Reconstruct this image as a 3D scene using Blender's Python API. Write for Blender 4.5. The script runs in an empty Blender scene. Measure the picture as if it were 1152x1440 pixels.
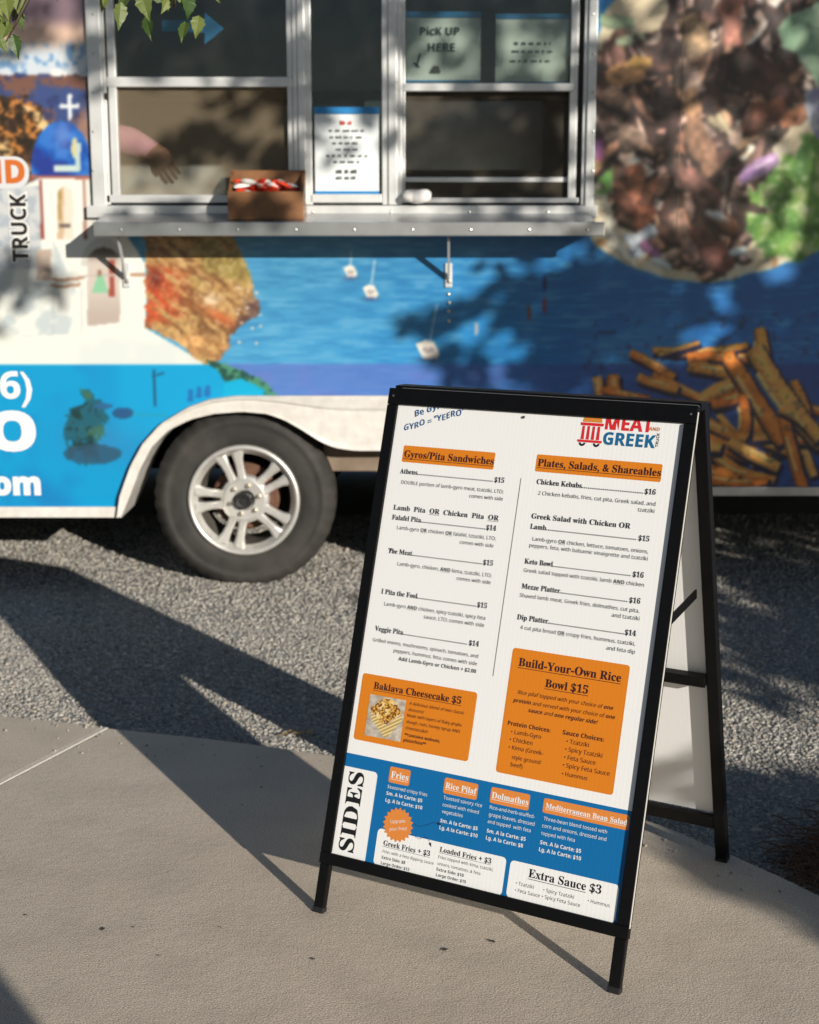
import bpy, bmesh, math, random
import numpy as np
from mathutils import Matrix, Vector
random.seed(7); rng = np.random.default_rng(11)
SC = bpy.context.scene
COL = SC.collection

# ------------------------------------------------------------------ camera, sky, sun, exposure
F = 1997.0; PITCH = 0.19105; CAMH = 1.301          # focal length in photo pixels (1152 x 1440), tilt, eye height
cam = bpy.data.cameras.new('camera'); cam_o = bpy.data.objects.new('camera', cam); COL.objects.link(cam_o)
cam.sensor_fit = 'VERTICAL'; cam.sensor_height = 36.0; cam.lens = F/1440*36.0
cam_o.location = (0, 0, CAMH); cam_o.rotation_euler = (math.pi/2-PITCH, 0, 0)
cam.clip_start = 0.05; cam.clip_end = 1500
cam.dof.use_dof = True; cam.dof.focus_distance = 2.50; cam.dof.aperture_fstop = 5.3
SC.camera = cam_o
SUN_AZ = math.radians(124.0)       # direction the shadows travel, counter-clockwise from +x
SUN_EL = math.radians(15.9)
TOSUN = Vector((-math.cos(SUN_AZ)*math.cos(SUN_EL), -math.sin(SUN_AZ)*math.cos(SUN_EL), math.sin(SUN_EL)))
wd = bpy.data.worlds.new('World'); SC.world = wd; wd.use_nodes = True
nt = wd.node_tree; bgn = nt.nodes['Background']
sk = nt.nodes.new('ShaderNodeTexSky'); sk.sky_type = 'NISHITA'; sk.sun_disc = False
sk.sun_elevation = SUN_EL; sk.sun_rotation = math.atan2(TOSUN.x, TOSUN.y)
sk.dust_density = 0.5; sk.ozone_density = 2.5
nt.links.new(sk.outputs[0], bgn.inputs[0]); bgn.inputs[1].default_value = 0.052
sl = bpy.data.lights.new('sun', 'SUN'); sl.energy = 5.0; sl.angle = math.radians(0.5); sl.color = (1.0, 0.935, 0.835)
so = bpy.data.objects.new('sun', sl); COL.objects.link(so)
so.rotation_euler = TOSUN.to_track_quat('Z', 'Y').to_euler(); so.location = (6, -8, 8)
SC.view_settings.view_transform = 'Standard'; SC.view_settings.look = 'None'
SC.view_settings.exposure = 0.24; SC.view_settings.gamma = 1.0
SC.render.engine = 'CYCLES'; SC.cycles.use_denoising = True
SC.cycles.max_bounces = 8; SC.cycles.transparent_max_bounces = 12

# ------------------------------------------------------------------ helpers
FWD = np.array([0, math.cos(PITCH), -math.sin(PITCH)]); RGT = np.array([1., 0, 0]); UPV = np.cross(RGT, FWD)
CAMP = np.array([0, 0, CAMH])
def ray(px, py): return RGT*((px-576)/F) + UPV*((720-py)/F) + FWD
def on_y(px, py, Y):
    d = ray(px, py); return CAMP + d*(Y/d[1])
def on_z(px, py, z=0.0):
    d = ray(px, py); return CAMP + d*((z-CAMH)/d[2])
def to_px(P):
    q = np.asarray(P, float)-CAMP
    dep = q@FWD
    return 576+F*(q@RGT)/dep, 720-F*(q@UPV)/dep
def srgb(r, g, b, k=1.0):
    o = []
    for c in (r, g, b):
        c /= 255.0
        o.append((c/12.92 if c <= .04045 else ((c+.055)/1.055)**2.4)*k)
    return tuple(o)

class MB:
    """collects verts and faces; build() links them as one mesh object"""
    def __init__(s): s.v = []; s.f = []
    def add(s, verts, faces):
        n = len(s.v); s.v += [tuple(map(float, p)) for p in verts]; s.f += [tuple(i+n for i in f) for f in faces]; return s
    def box(s, x0, x1, y0, y1, z0, z1):
        return s.add([(x0,y0,z0),(x1,y0,z0),(x1,y1,z0),(x0,y1,z0),(x0,y0,z1),(x1,y0,z1),(x1,y1,z1),(x0,y1,z1)],
                     [(0,3,2,1),(4,5,6,7),(0,1,5,4),(1,2,6,5),(2,3,7,6),(3,0,4,7)])
    def hexa(s, a, b):   # a, b: two quads (4 pts each), joined
        return s.add(list(a)+list(b), [(3,2,1,0),(4,5,6,7),(0,1,5,4),(1,2,6,5),(2,3,7,6),(3,0,4,7)])
    def bar(s, p, q, w, d=None, up=(0,0,1)):   # rectangular bar from p to q
        p = Vector(p); q = Vector(q); t = (q-p).normalized(); d = d or w
        a = t.cross(Vector(up)); a = a.normalized() if a.length > 1e-6 else Vector((1,0,0)); b = t.cross(a).normalized()
        c = [(-w/2,-d/2),(w/2,-d/2),(w/2,d/2),(-w/2,d/2)]
        return s.hexa([p+a*i+b*j for i,j in c], [q+a*i+b*j for i,j in c])
    def tube(s, pts, rad, n=8, cap=True):
        pts = [Vector(p) for p in pts]; rad = rad if hasattr(rad,'__len__') else [rad]*len(pts)
        rings = []; ref = Vector((0.3,0.2,1)).normalized()
        for i,p in enumerate(pts):
            t = (pts[min(i+1,len(pts)-1)]-pts[max(i-1,0)]).normalized()
            a = t.cross(ref); a = a.normalized() if a.length > 1e-4 else t.cross(Vector((1,0,0))).normalized()
            b = t.cross(a)
            rings.append([p+(a*math.cos(2*math.pi*k/n)+b*math.sin(2*math.pi*k/n))*rad[i] for k in range(n)])
        V = [q for r in rings for q in r]; Fc = []
        for i in range(len(pts)-1):
            for k in range(n):
                Fc.append((i*n+k, i*n+(k+1)%n, (i+1)*n+(k+1)%n, (i+1)*n+k))
        if cap: Fc.append(tuple(range(n))[::-1]); Fc.append(tuple((len(pts)-1)*n+k for k in range(n)))
        return s.add(V, Fc)
    def lathe_y(s, c, prof, n=64, rmod=None):   # prof: list of (r, y offset) turned about the y axis through c
        V = []; Fc = []; m = len(prof)
        for k in range(n):
            a = 2*math.pi*k/n
            for j,(r,y) in enumerate(prof):
                rr = r+(rmod(k,j) if rmod else 0)
                V.append((c[0]+rr*math.cos(a), c[1]+y, c[2]+rr*math.sin(a)))
        for k in range(n):
            for j in range(m-1):
                a = k*m+j; b = ((k+1)%n)*m+j
                Fc.append((a, a+1, b+1, b))
        return s.add(V, Fc)
    def prism_y(s, poly, y0, y1):    # polygon in (x,z), extruded y0..y1
        n = len(poly)
        V = [(x,y0,z) for x,z in poly]+[(x,y1,z) for x,z in poly]
        Fc = [tuple(range(n)), tuple(range(n,2*n))[::-1]]+[(i,n+i,n+(i+1)%n,(i+1)%n) for i in range(n)]
        return s.add(V, Fc)
    def mesh(s, name):
        me = bpy.data.meshes.new(name); me.from_pydata(s.v, [], s.f); me.validate(); me.update(); return me
    def build(s, name, mat, parent=None, smooth=False, bevel=0, xf=None, fixn=True):
        me = s.mesh(name)
        if fixn:
            bm = bmesh.new(); bm.from_mesh(me); bmesh.ops.recalc_face_normals(bm, faces=bm.faces)
            if bevel:
                bmesh.ops.bevel(bm, geom=[e for e in bm.edges if e.calc_length() > bevel*2.2 and len(e.link_faces) == 2 and e.calc_face_angle(0) > .5],
                                offset=bevel, segments=2, affect='EDGES', profile=.6, clamp_overlap=True)
            bm.to_mesh(me); bm.free()
        if smooth:
            me.polygons.foreach_set('use_smooth', [True]*len(me.polygons))
        return link(name, me, mat, parent, xf)
def link(name, me, mat, parent=None, xf=None):
    o = bpy.data.objects.new(name, me); COL.objects.link(o)
    if mat is not None and len(me.materials) == 0: me.materials.append(mat)
    if xf is not None: o.matrix_local = xf
    if parent is not None:
        o.parent = parent
        if parent.type == 'EMPTY' and xf is None: o.matrix_parent_inverse = PINV[parent.name]
    return o
PINV = {}
def thing(name, loc, label, cat, group=None, rz=0.0):
    o = bpy.data.objects.new(name, None); COL.objects.link(o); o.location = loc; o.rotation_euler = (0,0,rz)
    o.empty_display_size = .1
    PINV[o.name] = (Matrix.Translation(Vector(loc)) @ Matrix.Rotation(rz, 4, 'Z')).inverted()
    return tag(o, label, cat, group)
def tag(o, label, cat, group=None):
    o['label'] = label; o['category'] = cat
    if group: o['group'] = group
    return o
def kind(o, k): o['kind'] = k; return o

# ------------------------------------------------------------------ materials
def mat(name, col, rough=.5, metal=0.0, spec=.5, noise=None, bump=None, coat=0.0, attr=None, noise2=None):
    """noise=(scale, amount, tint), bump=(scale, strength, distance) in object space"""
    m = bpy.data.materials.new(name); m.use_nodes = True; n = m.node_tree; b = n.nodes['Principled BSDF']
    b.inputs['Roughness'].default_value = rough; b.inputs['Metallic'].default_value = metal
    b.inputs['Specular IOR Level'].default_value = spec; b.inputs['Coat Weight'].default_value = coat
    b.inputs['Base Color'].default_value = (*col, 1)
    tc = n.nodes.new('ShaderNodeTexCoord'); src = None
    if attr:
        a = n.nodes.new('ShaderNodeAttribute'); a.attribute_name = attr; src = a.outputs['Color']
        n.links.new(src, b.inputs['Base Color'])
    for nz in (noise, noise2):
        if not nz: continue
        t = n.nodes.new('ShaderNodeTexNoise'); t.inputs['Scale'].default_value = nz[0]; t.inputs['Detail'].default_value = 5
        n.links.new(tc.outputs['Object'], t.inputs['Vector'])
        r = n.nodes.new('ShaderNodeMapRange'); r.inputs[1].default_value = .35; r.inputs[2].default_value = .68
        r.inputs[3].default_value = 0; r.inputs[4].default_value = nz[1]; n.links.new(t.outputs[0], r.inputs[0])
        mx = n.nodes.new('ShaderNodeMix'); mx.data_type = 'RGBA'; mx.inputs[7].default_value = (*nz[2], 1)
        if src: n.links.new(src, mx.inputs[6])
        else: mx.inputs[6].default_value = (*col, 1)
        n.links.new(r.outputs[0], mx.inputs[0]); src = mx.outputs[2]; n.links.new(src, b.inputs['Base Color'])
    if bump:
        t = n.nodes.new('ShaderNodeTexNoise'); t.inputs['Scale'].default_value = bump[0]; t.inputs['Detail'].default_value = 4
        n.links.new(tc.outputs['Object'], t.inputs['Vector'])
        bp = n.nodes.new('ShaderNodeBump'); bp.inputs['Strength'].default_value = bump[1]; bp.inputs['Distance'].default_value = bump[2]
        n.links.new(t.outputs[0], bp.inputs['Height']); n.links.new(bp.outputs[0], b.inputs['Normal'])
    return m
def glassmat(name, tint, refl_rough=.02, dirt=.05):
    m = bpy.data.materials.new(name); m.use_nodes = True; n = m.node_tree; n.nodes.clear()
    out = n.nodes.new('ShaderNodeOutputMaterial'); tr = n.nodes.new('ShaderNodeBsdfTransparent'); tr.inputs[0].default_value = (*tint,1)
    gl = n.nodes.new('ShaderNodeBsdfGlossy'); gl.inputs['Roughness'].default_value = refl_rough
    df = n.nodes.new('ShaderNodeBsdfDiffuse'); df.inputs[0].default_value = (.5,.48,.44,1)
    fr = n.nodes.new('ShaderNodeFresnel'); fr.inputs[0].default_value = 1.5
    tx = n.nodes.new('ShaderNodeTexNoise'); tx.inputs['Scale'].default_value = 6; tx.inputs['Detail'].default_value = 6
    rr = n.nodes.new('ShaderNodeMapRange'); rr.inputs[1].default_value = .45; rr.inputs[2].default_value = .75; rr.inputs[3].default_value = dirt*.3; rr.inputs[4].default_value = dirt
    n.links.new(tx.outputs[0], rr.inputs[0])
    m1 = n.nodes.new('ShaderNodeMixShader'); m2 = n.nodes.new('ShaderNodeMixShader')
    n.links.new(rr.outputs[0], m1.inputs[0]); n.links.new(tr.outputs[0], m1.inputs[1]); n.links.new(df.outputs[0], m1.inputs[2])
    n.links.new(fr.outputs[0], m2.inputs[0]); n.links.new(m1.outputs[0], m2.inputs[1]); n.links.new(gl.outputs[0], m2.inputs[2])
    n.links.new(m2.outputs[0], out.inputs[0]); return m
def screenmat(name, col, opac):
    m = bpy.data.materials.new(name); m.use_nodes = True; n = m.node_tree; n.nodes.clear()
    out = n.nodes.new('ShaderNodeOutputMaterial'); tr = n.nodes.new('ShaderNodeBsdfTransparent')
    df = n.nodes.new('ShaderNodeBsdfDiffuse'); df.inputs[0].default_value = (*col,1)
    m1 = n.nodes.new('ShaderNodeMixShader'); m1.inputs[0].default_value = opac
    n.links.new(tr.outputs[0], m1.inputs[1]); n.links.new(df.outputs[0], m1.inputs[2]); n.links.new(m1.outputs[0], out.inputs[0]); return m

M = {}
M['black_frame'] = mat('black_frame', (.0035,.0035,.004), .42, spec=.18, noise=(60,.5,(.006,.0055,.005)), bump=(400,.06,.001))
M['glint_grey'] = mat('glint_grey', (.62,.59,.54), .4)
M['sheen_grey'] = mat('sheen_grey', (.16,.16,.17), .35)
M['edge_metal'] = mat('edge_metal', (.55,.53,.5), .3, 1.0)
M['alu'] = mat('alu', (.68,.68,.665), .34, .3, noise=(9,.6,(.45,.455,.45)), bump=(30,.05,.002))
M['alu_dull'] = mat('alu_dull', (.52,.525,.52), .3, .85, noise=(7,.7,(.30,.31,.315)), bump=(25,.08,.002))
M['gasket'] = mat('gasket', (.012,.011,.010), .6)
M['white_paint'] = mat('white_paint', (.66,.64,.60), .35, noise=(5,.5,(.52,.49,.44)), noise2=(24,.35,(.40,.35,.29)))
M['tyre'] = mat('tyre', (.016,.015,.0138), .75, noise=(9,.85,(.044,.039,.033)), bump=(90,.25,.002))
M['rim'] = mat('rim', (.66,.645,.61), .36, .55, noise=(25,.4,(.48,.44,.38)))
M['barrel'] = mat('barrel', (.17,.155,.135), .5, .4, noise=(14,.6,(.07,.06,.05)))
M['rust'] = mat('rust', (.16,.075,.045), .85, noise=(20,.8,(.07,.03,.02)))
M['black_rubber'] = mat('black_rubber', (.012,.012,.012), .5)
M['nut'] = mat('nut', (.55,.50,.40), .35, .9)
M['interior'] = mat('interior', (.035,.033,.031), .6, noise=(3,.5,(.03,.028,.026)))
M['dark'] = mat('dark', (.005,.005,.005), .95, spec=.03)
M['chassis'] = mat('chassis', (.23,.17,.12), .8, noise=(9,.7,(.10,.07,.05)))
M['glass'] = glassmat('glass', (.80,.83,.80), .03, .02)
M['screen'] = screenmat('insect_screen', (.25,.20,.135), .28)
M['screen_shaded'] = screenmat('insect_screen_shaded', (.20,.17,.13), .16)  # darker copy of the same screen, window shade put into its colour
M['wood'] = mat('wood_box', (.26,.115,.04), .5, noise=(16,.8,(.11,.045,.016)), bump=(40,.1,.002))
M['paper'] = mat('paper', (.66,.70,.70), .5)
M['blue_tape'] = mat('blue_tape', (.012,.19,.46), .4)
M['ink'] = mat('ink', (.02,.02,.022), .6)
M['ink_red'] = mat('ink_red', (.6,.05,.02), .6)
M['candy_red'] = mat('candy_red', (.75,.055,.02), .35)
M['candy_white'] = mat('candy_white', (.78,.76,.72), .35)
M['cloth_white'] = mat('cloth_white', (.72,.70,.67), .8, bump=(60,.4,.004))
M['skin'] = mat('skin', (.42,.22,.13), .55, noise=(20,.3,(.33,.15,.09)))
M['shirt'] = mat('shirt', (.78,.40,.46), .85, noise=(16,.4,(.62,.30,.36)), bump=(25,.4,.006))
M['trousers'] = mat('trousers', (.03,.035,.05), .9)
M['hair'] = mat('hair', (.02,.013,.010), .7)
# menu print
def poster_mat(name, col, rough=.42):
    m = bpy.data.materials.new(name); m.use_nodes = True; n = m.node_tree; b = n.nodes['Principled BSDF']
    b.inputs['Base Color'].default_value = (*col,1); b.inputs['Roughness'].default_value = rough; b.inputs['Specular IOR Level'].default_value = .35
    tc = n.nodes.new('ShaderNodeTexCoord'); w = n.nodes.new('ShaderNodeTexWave'); w.bands_direction = 'X'
    w.inputs['Scale'].default_value = 36.0; w.inputs['Distortion'].default_value = .25
    n.links.new(tc.outputs['Object'], w.inputs['Vector'])
    bp = n.nodes.new('ShaderNodeBump'); bp.inputs['Strength'].default_value = .09; bp.inputs['Distance'].default_value = .0005
    n.links.new(w.outputs[1], bp.inputs['Height']); n.links.new(bp.outputs[0], b.inputs['Normal']); return m
M['board_white'] = poster_mat('board_white', (.80,.80,.79))
M['board_orange'] = poster_mat('board_orange', (.66,.20,.012))
M['board_tag'] = poster_mat('board_tag', (.68,.23,.045))
M['board_blue'] = poster_mat('board_blue', (.004,.135,.36))
M['print_navy'] = mat('print_navy', (.014,.011,.022), .5)
M['print_maroon'] = mat('print_maroon', (.035,.008,.012), .5)
M['print_grey'] = mat('print_grey', (.045,.045,.05), .5)
M['print_black'] = mat('print_black', (.006,.006,.007), .5)
M['print_white'] = mat('print_white', (.76,.76,.75), .5)
M['print_red'] = mat('print_red', (.62,.018,.022), .5)
M['print_teal'] = mat('print_teal', (.005,.12,.27), .5)
M['print_gold'] = mat('print_gold', (.62,.22,.03), .5)
M['hand_ink'] = mat('hand_ink', (.006,.085,.24), .5)
M['photo_print'] = mat('photo_print', (1,1,1), .45, attr='col')

# ------------------------------------------------------------------ lettering from Blender's built-in font
GL = {}
_fc = bpy.data.curves.new('glyph', 'FONT'); _fo = bpy.data.objects.new('glyph', _fc); COL.objects.link(_fo)
_fc.resolution_u = 2; _fc.fill_mode = 'FRONT'; _fc.size = 1.0
def _raw(txt, off):
    _fc.body = txt; _fc.offset = off
    dg = bpy.context.evaluated_depsgraph_get(); dg.update()
    me = bpy.data.meshes.new_from_object(_fo.evaluated_get(dg))
    v = np.array([p.co[:2] for p in me.vertices]).reshape(-1,2); f = [tuple(p.vertices) for p in me.polygons]
    bpy.data.meshes.remove(me); return v, f
def _w(t):
    v,_ = _raw(t, 0); return v[:,0].max()-v[:,0].min()
_base = _w('II')
STY = {'serif':(0x1D400,0x1D7CE), 'sans':(0x1D5A0,0x1D7E2), 'bold':(0x1D5D4,0x1D7EC)}     # alphabets of the built-in font
def styled(ch, st):
    a, d = STY[st]
    if 'A' <= ch <= 'Z': return chr(a+ord(ch)-65)
    if 'a' <= ch <= 'z': return chr(a+26+ord(ch)-97)
    if ch.isdigit(): return chr(d+int(ch))
    return ch
def glyph(ch, bold, serif):
    bold = bold if bold > .032 else (.024 if bold >= .02 else 0.0)
    if serif: bold = bold if bold > .05 else .014
    k = (ch, bold, serif)
    if k in GL: return GL[k]
    if ch == ' ': GL[k] = (np.zeros((0,2)), [], .27); return GL[k]
    st = 'serif' if serif else ('bold' if bold >= .02 else 'sans')
    c2 = styled(ch, st); off = {'serif':.008,'bold':max(0.0,bold-.028),'sans':.0}[st]
    if serif and bold > .05: off = bold
    if c2 == ch and (serif or st == 'bold'): off = max(off,.016)
    v, f = _raw(c2, off)
    if not len(v): c2 = ch; v, f = _raw(ch, off)
    adv = _w('I'+c2+'I')-_base
    GL[k] = (v, f, adv); return GL[k]
def text_geo(txt, bold=0.0, serif=False, boldmap=None, track=0.0):
    """returns verts (em units, baseline at 0), faces, width, list of word spans"""
    V = []; Fc = []; x = 0.0; spans = []; n0 = 0
    for i,ch in enumerate(txt):
        b = bold if boldmap is None else boldmap[i]
        v,f,adv = glyph(ch, b, serif)
        spans.append((x, x+adv))
        if len(v):
            Fc += [tuple(a+n0 for a in p) for p in f]; V.append(v+np.array([x,0])); n0 += len(v)
        x += adv+track
    V = np.concatenate(V) if V else np.zeros((0,2))
    return V, Fc, x, spans

# ------------------------------------------------------------------ ground: concrete slabs and gravel
def gz(x, y):
    yy = np.clip(y, -2.0, 6.4); return -0.04+0.04*(yy-3.5)
EDGE = [on_z(px,py) for px,py in ((-260,985),(-120,994),(0,1006),(75,1013),(150,1023),(300,1039),(470,1062),(600,1084),(760,1116),(905,1151),(1010,1193),(1152,1258),(1290,1340))]
EDGE = [(p[0],p[1]) for p in EDGE]
def arc_pts(e):
    out = []
    for i in range(len(e)-1):
        p0 = e[max(i-1,0)]; p1 = e[i]; p2 = e[i+1]; p3 = e[min(i+2,len(e)-1)]
        for t in np.linspace(0,1,6)[:-1]:
            out.append(tuple(.5*((2*p1[k])+(-p0[k]+p2[k])*t+(2*p0[k]-5*p1[k]+4*p2[k]-p3[k])*t*t+(-p0[k]+3*p1[k]-3*p2[k]+p3[k])*t**3) for k in (0,1)))
    out.append(e[-1]); return out
EDGE = arc_pts(EDGE)
J0 = on_z(150,1023); J1 = on_z(0,1101)                      # the tooled joint
jd = np.array([J1[0]-J0[0], J1[1]-J0[1]]); jd /= np.linalg.norm(jd)
JF = (J0[0]+jd[0]*9, J0[1]+jd[1]*9)
def concrete_mat():
    m = mat('concrete', (.47,.40,.315), .9, spec=.25)
    n = m.node_tree; b = n.nodes['Principled BSDF']; tc = n.nodes.new('ShaderNodeTexCoord')
    def nz(sc, det=5):
        t = n.nodes.new('ShaderNodeTexNoise'); t.inputs['Scale'].default_value = sc; t.inputs['Detail'].default_value = det
        n.links.new(tc.outputs['Object'], t.inputs['Vector']); return t.outputs[0]
    def rng_(i, a, b_, c, d):
        r = n.nodes.new('ShaderNodeMapRange'); r.inputs[1].default_value = a; r.inputs[2].default_value = b_; r.inputs[3].default_value = c; r.inputs[4].default_value = d
        n.links.new(i, r.inputs[0]); return r.outputs[0]
    def mix(f, a, col):
        x = n.nodes.new('ShaderNodeMix'); x.data_type = 'RGBA'; n.links.new(f, x.inputs[0])
        if isinstance(a, tuple): x.inputs[6].default_value = (*a,1)
        else: n.links.new(a, x.inputs[6])
        x.inputs[7].default_value = (*col,1); return x.outputs[2]
    c = mix(rng_(nz(1.4), .35,.7,0,.75), (.67,.575,.465), (.58,.49,.385))
    c = mix(rng_(nz(7,6), .45,.75,0,.65), c, (.48,.41,.33))
    c = mix(rng_(nz(330,2), .38,.68,0,.85), c, (.27,.225,.175))
    c = mix(rng_(nz(700,1), .56,.72,0,.5), c, (.72,.65,.55))
    c = mix(rng_(nz(55,2), .72,.76,0,.4), c, (.16,.13,.10))
    n.links.new(c, b.inputs['Base Color'])
    bp = n.nodes.new('ShaderNodeBump'); bp.inputs['Strength'].default_value = .5; bp.inputs['Distance'].default_value = .0020
    a = n.nodes.new('ShaderNodeMath'); a.operation = 'ADD'; n.links.new(nz(240,3), a.inputs[0]); n.links.new(nz(40,3), a.inputs[1])
    n.links.new(a.outputs[0], bp.inputs['Height']); n.links.new(bp.outputs[0], b.inputs['Normal']); return m
M['concrete'] = concrete_mat()
def slab(name, poly):
    n = len(poly); bm = bmesh.new()
    vs = [bm.verts.new((x,y,0)) for x,y in poly]; f = bm.faces.new(vs)
    r = bmesh.ops.extrude_face_region(bm, geom=[f])
    for v in [g for g in r['geom'] if isinstance(g, bmesh.types.BMVert)]: v.co.z = -.16
    bmesh.ops.recalc_face_normals(bm, faces=bm.faces)
    top = [e for e in bm.edges if all(abs(v.co.z) < 1e-6 for v in e.verts)]
    bmesh.ops.bevel(bm, geom=top, offset=.007, segments=3, affect='EDGES', profile=.5, clamp_overlap=True)
    me = bpy.data.meshes.new(name); bm.to_mesh(me); bm.free()
    return kind(link(name, me, M['concrete']), 'structure')
ji = min(range(len(EDGE)), key=lambda i: (EDGE[i][0]-J0[0])**2+(EDGE[i][1]-J0[1])**2)
nrm = np.array([-jd[1], jd[0]])
if nrm[0] < 0: nrm = -nrm
g2 = .005
rightp = [(EDGE[ji][0]+nrm[0]*g2, EDGE[ji][1]+nrm[1]*g2)]+EDGE[ji+1:]+[(5.5,.2),(5.5,-9),(JF[0]+nrm[0]*g2,-9),(JF[0]+nrm[0]*g2,JF[1]+nrm[1]*g2)]
leftp = [(EDGE[ji][0]-nrm[0]*g2, EDGE[ji][1]-nrm[1]*g2)]+EDGE[:ji][::-1]+[(-9,EDGE[0][1]+.5),(JF[0]-nrm[0]*g2-.02,JF[1]-nrm[1]*g2)]
slab('concrete_slab', rightp); slab('concrete_slab', leftp)
M['joint'] = mat('joint_filler', (.66,.62,.54), .8, noise=(40,.4,(.5,.45,.38)))
mb = MB(); a = Vector((J0[0],J0[1],-.0025)); mb.bar(a, Vector((JF[0],JF[1],-.0025)), .0098, .006); kind(mb.build('slab_joint', M['joint']), 'structure')

# gravel bed: fine sheet near, coarse sheet to the horizon
def fbm(x, y, sc, seed, octv=3):
    out = np.zeros_like(x); amp = 1.0; tot = 0
    for o in range(octv):
        r = np.random.default_rng(seed+o*17).random((256,256)); xs = x/sc*2**o; ys = y/sc*2**o
        xi = np.floor(xs).astype(int); yi = np.floor(ys).astype(int); fx = xs-xi; fy = ys-yi
        fx = fx*fx*(3-2*fx); fy = fy*fy*(3-2*fy)
        g = lambda i,j: r[i%256, j%256]
        v = (g(xi,yi)*(1-fx)+g(xi+1,yi)*fx)*(1-fy)+(g(xi,yi+1)*(1-fx)+g(xi+1,yi+1)*fx)*fy
        out += v*amp; tot += amp; amp *= .5
    return out/tot
def gravel_h(x, y): return gz(x,y)+(fbm(x+40,y+40,.55,3,3)-.5)*.016
def grid_mesh(name, X, Y, Z, keep=None, cols=None):
    ny, nx = X.shape
    me = bpy.data.meshes.new(name); V = np.stack([X,Y,Z],-1).reshape(-1,3)
    idx = np.arange(nx*ny).reshape(ny,nx)
    q = np.stack([idx[:-1,:-1],idx[:-1,1:],idx[1:,1:],idx[1:,:-1]],-1).reshape(-1,4)
    if keep is not None: q = q[keep.reshape(-1)]
    me.vertices.add(len(V)); me.vertices.foreach_set('co', V.astype(np.float32).ravel())
    me.loops.add(q.size); me.loops.foreach_set('vertex_index', q.ravel().astype(np.int32))
    me.polygons.add(len(q)); me.polygons.foreach_set('loop_start', np.arange(0,q.size,4,dtype=np.int32))
    me.update(calc_edges=True)
    if cols is not None:
        a = me.color_attributes.new('col','FLOAT_COLOR','POINT')
        a.data.foreach_set('color', np.concatenate([cols, np.ones((len(cols),1))],1).astype(np.float32).ravel())
    return me
def gravel_mat():
    m = mat('gravel_bed', (.22,.213,.20), .95, spec=.2, noise=(90,.7,(.13,.127,.122)), noise2=(260,.6,(.36,.345,.32)), bump=(160,.9,.006)); return m
M['gravel_bed'] = gravel_mat()
xs = np.arange(-3.2,3.9,.03); ys = np.arange(1.4,7.6,.03); GX,GY = np.meshgrid(xs,ys)
gs = kind(link('gravel_ground', grid_mesh('gravel_ground', GX, GY, gravel_h(GX,GY)), M['gravel_bed']), 'structure')
x0,x1,y0,y1 = xs[0],xs[-1],ys[0],ys[-1]
xo = [-600,x0,x1,600]; yo = [-600,-2,y0,6.4,y1,600]; mb = MB()
for i in range(3):
    for j in range(5):
        if i == 1 and 2 <= j <= 3: continue
        q = [(xo[i],yo[j]),(xo[i+1],yo[j]),(xo[i+1],yo[j+1]),(xo[i],yo[j+1])]
        mb.add([(a_,b_,float(gz(a_,b_))-.004) for a_,b_ in q], [(0,1,2,3)])
kind(mb.build('gravel_lot', M['gravel_bed']), 'structure')
# loose stones
def inpoly(px, py, poly):
    c = np.zeros(np.shape(px), bool); n = len(poly)
    for i in range(n):
        xa,ya = poly[i]; xb,yb = poly[(i+1)%n]
        if ya == yb: continue
        c ^= ((ya > py) != (yb > py)) & (px < (xb-xa)*(py-ya)/(yb-ya)+xa)
    return c
bot = bmesh.new(); bmesh.ops.create_icosphere(bot, subdivisions=1, radius=1.0)
ICO = (np.array([v.co[:] for v in bot.verts]), np.array([[v.index for v in f.verts] for f in bot.faces])); bot.free()
OCT = (np.array([(1,0,0),(-1,0,0),(0,1,0),(0,-1,0),(0,0,1),(0,0,-1)],float), np.array([(0,2,4),(2,1,4),(1,3,4),(3,0,4),(2,0,5),(1,2,5),(3,1,5),(0,3,5)]))
SV = []; SF = []; nv = 0
def scatter(sx, sy, sz, rad, shape, lift):
    global nv
    iv, ifc = shape; n = len(sx); m = len(iv)
    sc3 = rad[:,None]*rng.uniform(.6,1.35,(n,3))*np.array([1,1,.6]); an = rng.uniform(0,2*np.pi,n); ca, sa = np.cos(an), np.sin(an)
    P = iv[None]*(1+rng.uniform(-.25,.25,(n,m,1)))*sc3[:,None,:]
    tl = rng.uniform(-.7,.7,n); ct, st = np.cos(tl), np.sin(tl)
    P = np.stack([P[...,0], P[...,1]*ct[:,None]-P[...,2]*st[:,None], P[...,1]*st[:,None]+P[...,2]*ct[:,None]],-1)
    P = np.stack([P[...,0]*ca[:,None]-P[...,1]*sa[:,None], P[...,0]*sa[:,None]+P[...,1]*ca[:,None], P[...,2]],-1)
    P += np.stack([sx,sy,sz+rad*lift],-1)[:,None,:]
    SV.append(P.reshape(-1,3)); SF.append((ifc[None]+(nv+np.arange(n)*m)[:,None,None]).reshape(-1,3)); nv += n*m
def field(N, ya, yb, r0, r1, shape):
    sx = rng.uniform(-2.4,2.6,N); sy = rng.uniform(ya,yb,N)
    ey = np.interp(sx, [e[0] for e in EDGE], [e[1] for e in EDGE]); ppx,_ = to_px(np.stack([sx,sy,np.zeros(N)],-1))
    ok = (sy > ey+.003) & (ppx > -50) & (ppx < 1205); sx = sx[ok]; sy = sy[ok]; n = len(sx)
    rad = r0+r1*rng.random(n)**2.6; rad *= np.where(rng.random(n) < .012, 1.7, 1); scatter(sx, sy, gravel_h(sx,sy), rad, shape, .05)
field(150000, 2.2, 3.75, .0023, .0050, ICO); field(95000, 3.75, 4.7, .0038, .0058, OCT); field(60000, 4.7, 6.3, .0048, .0062, OCT)
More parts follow.
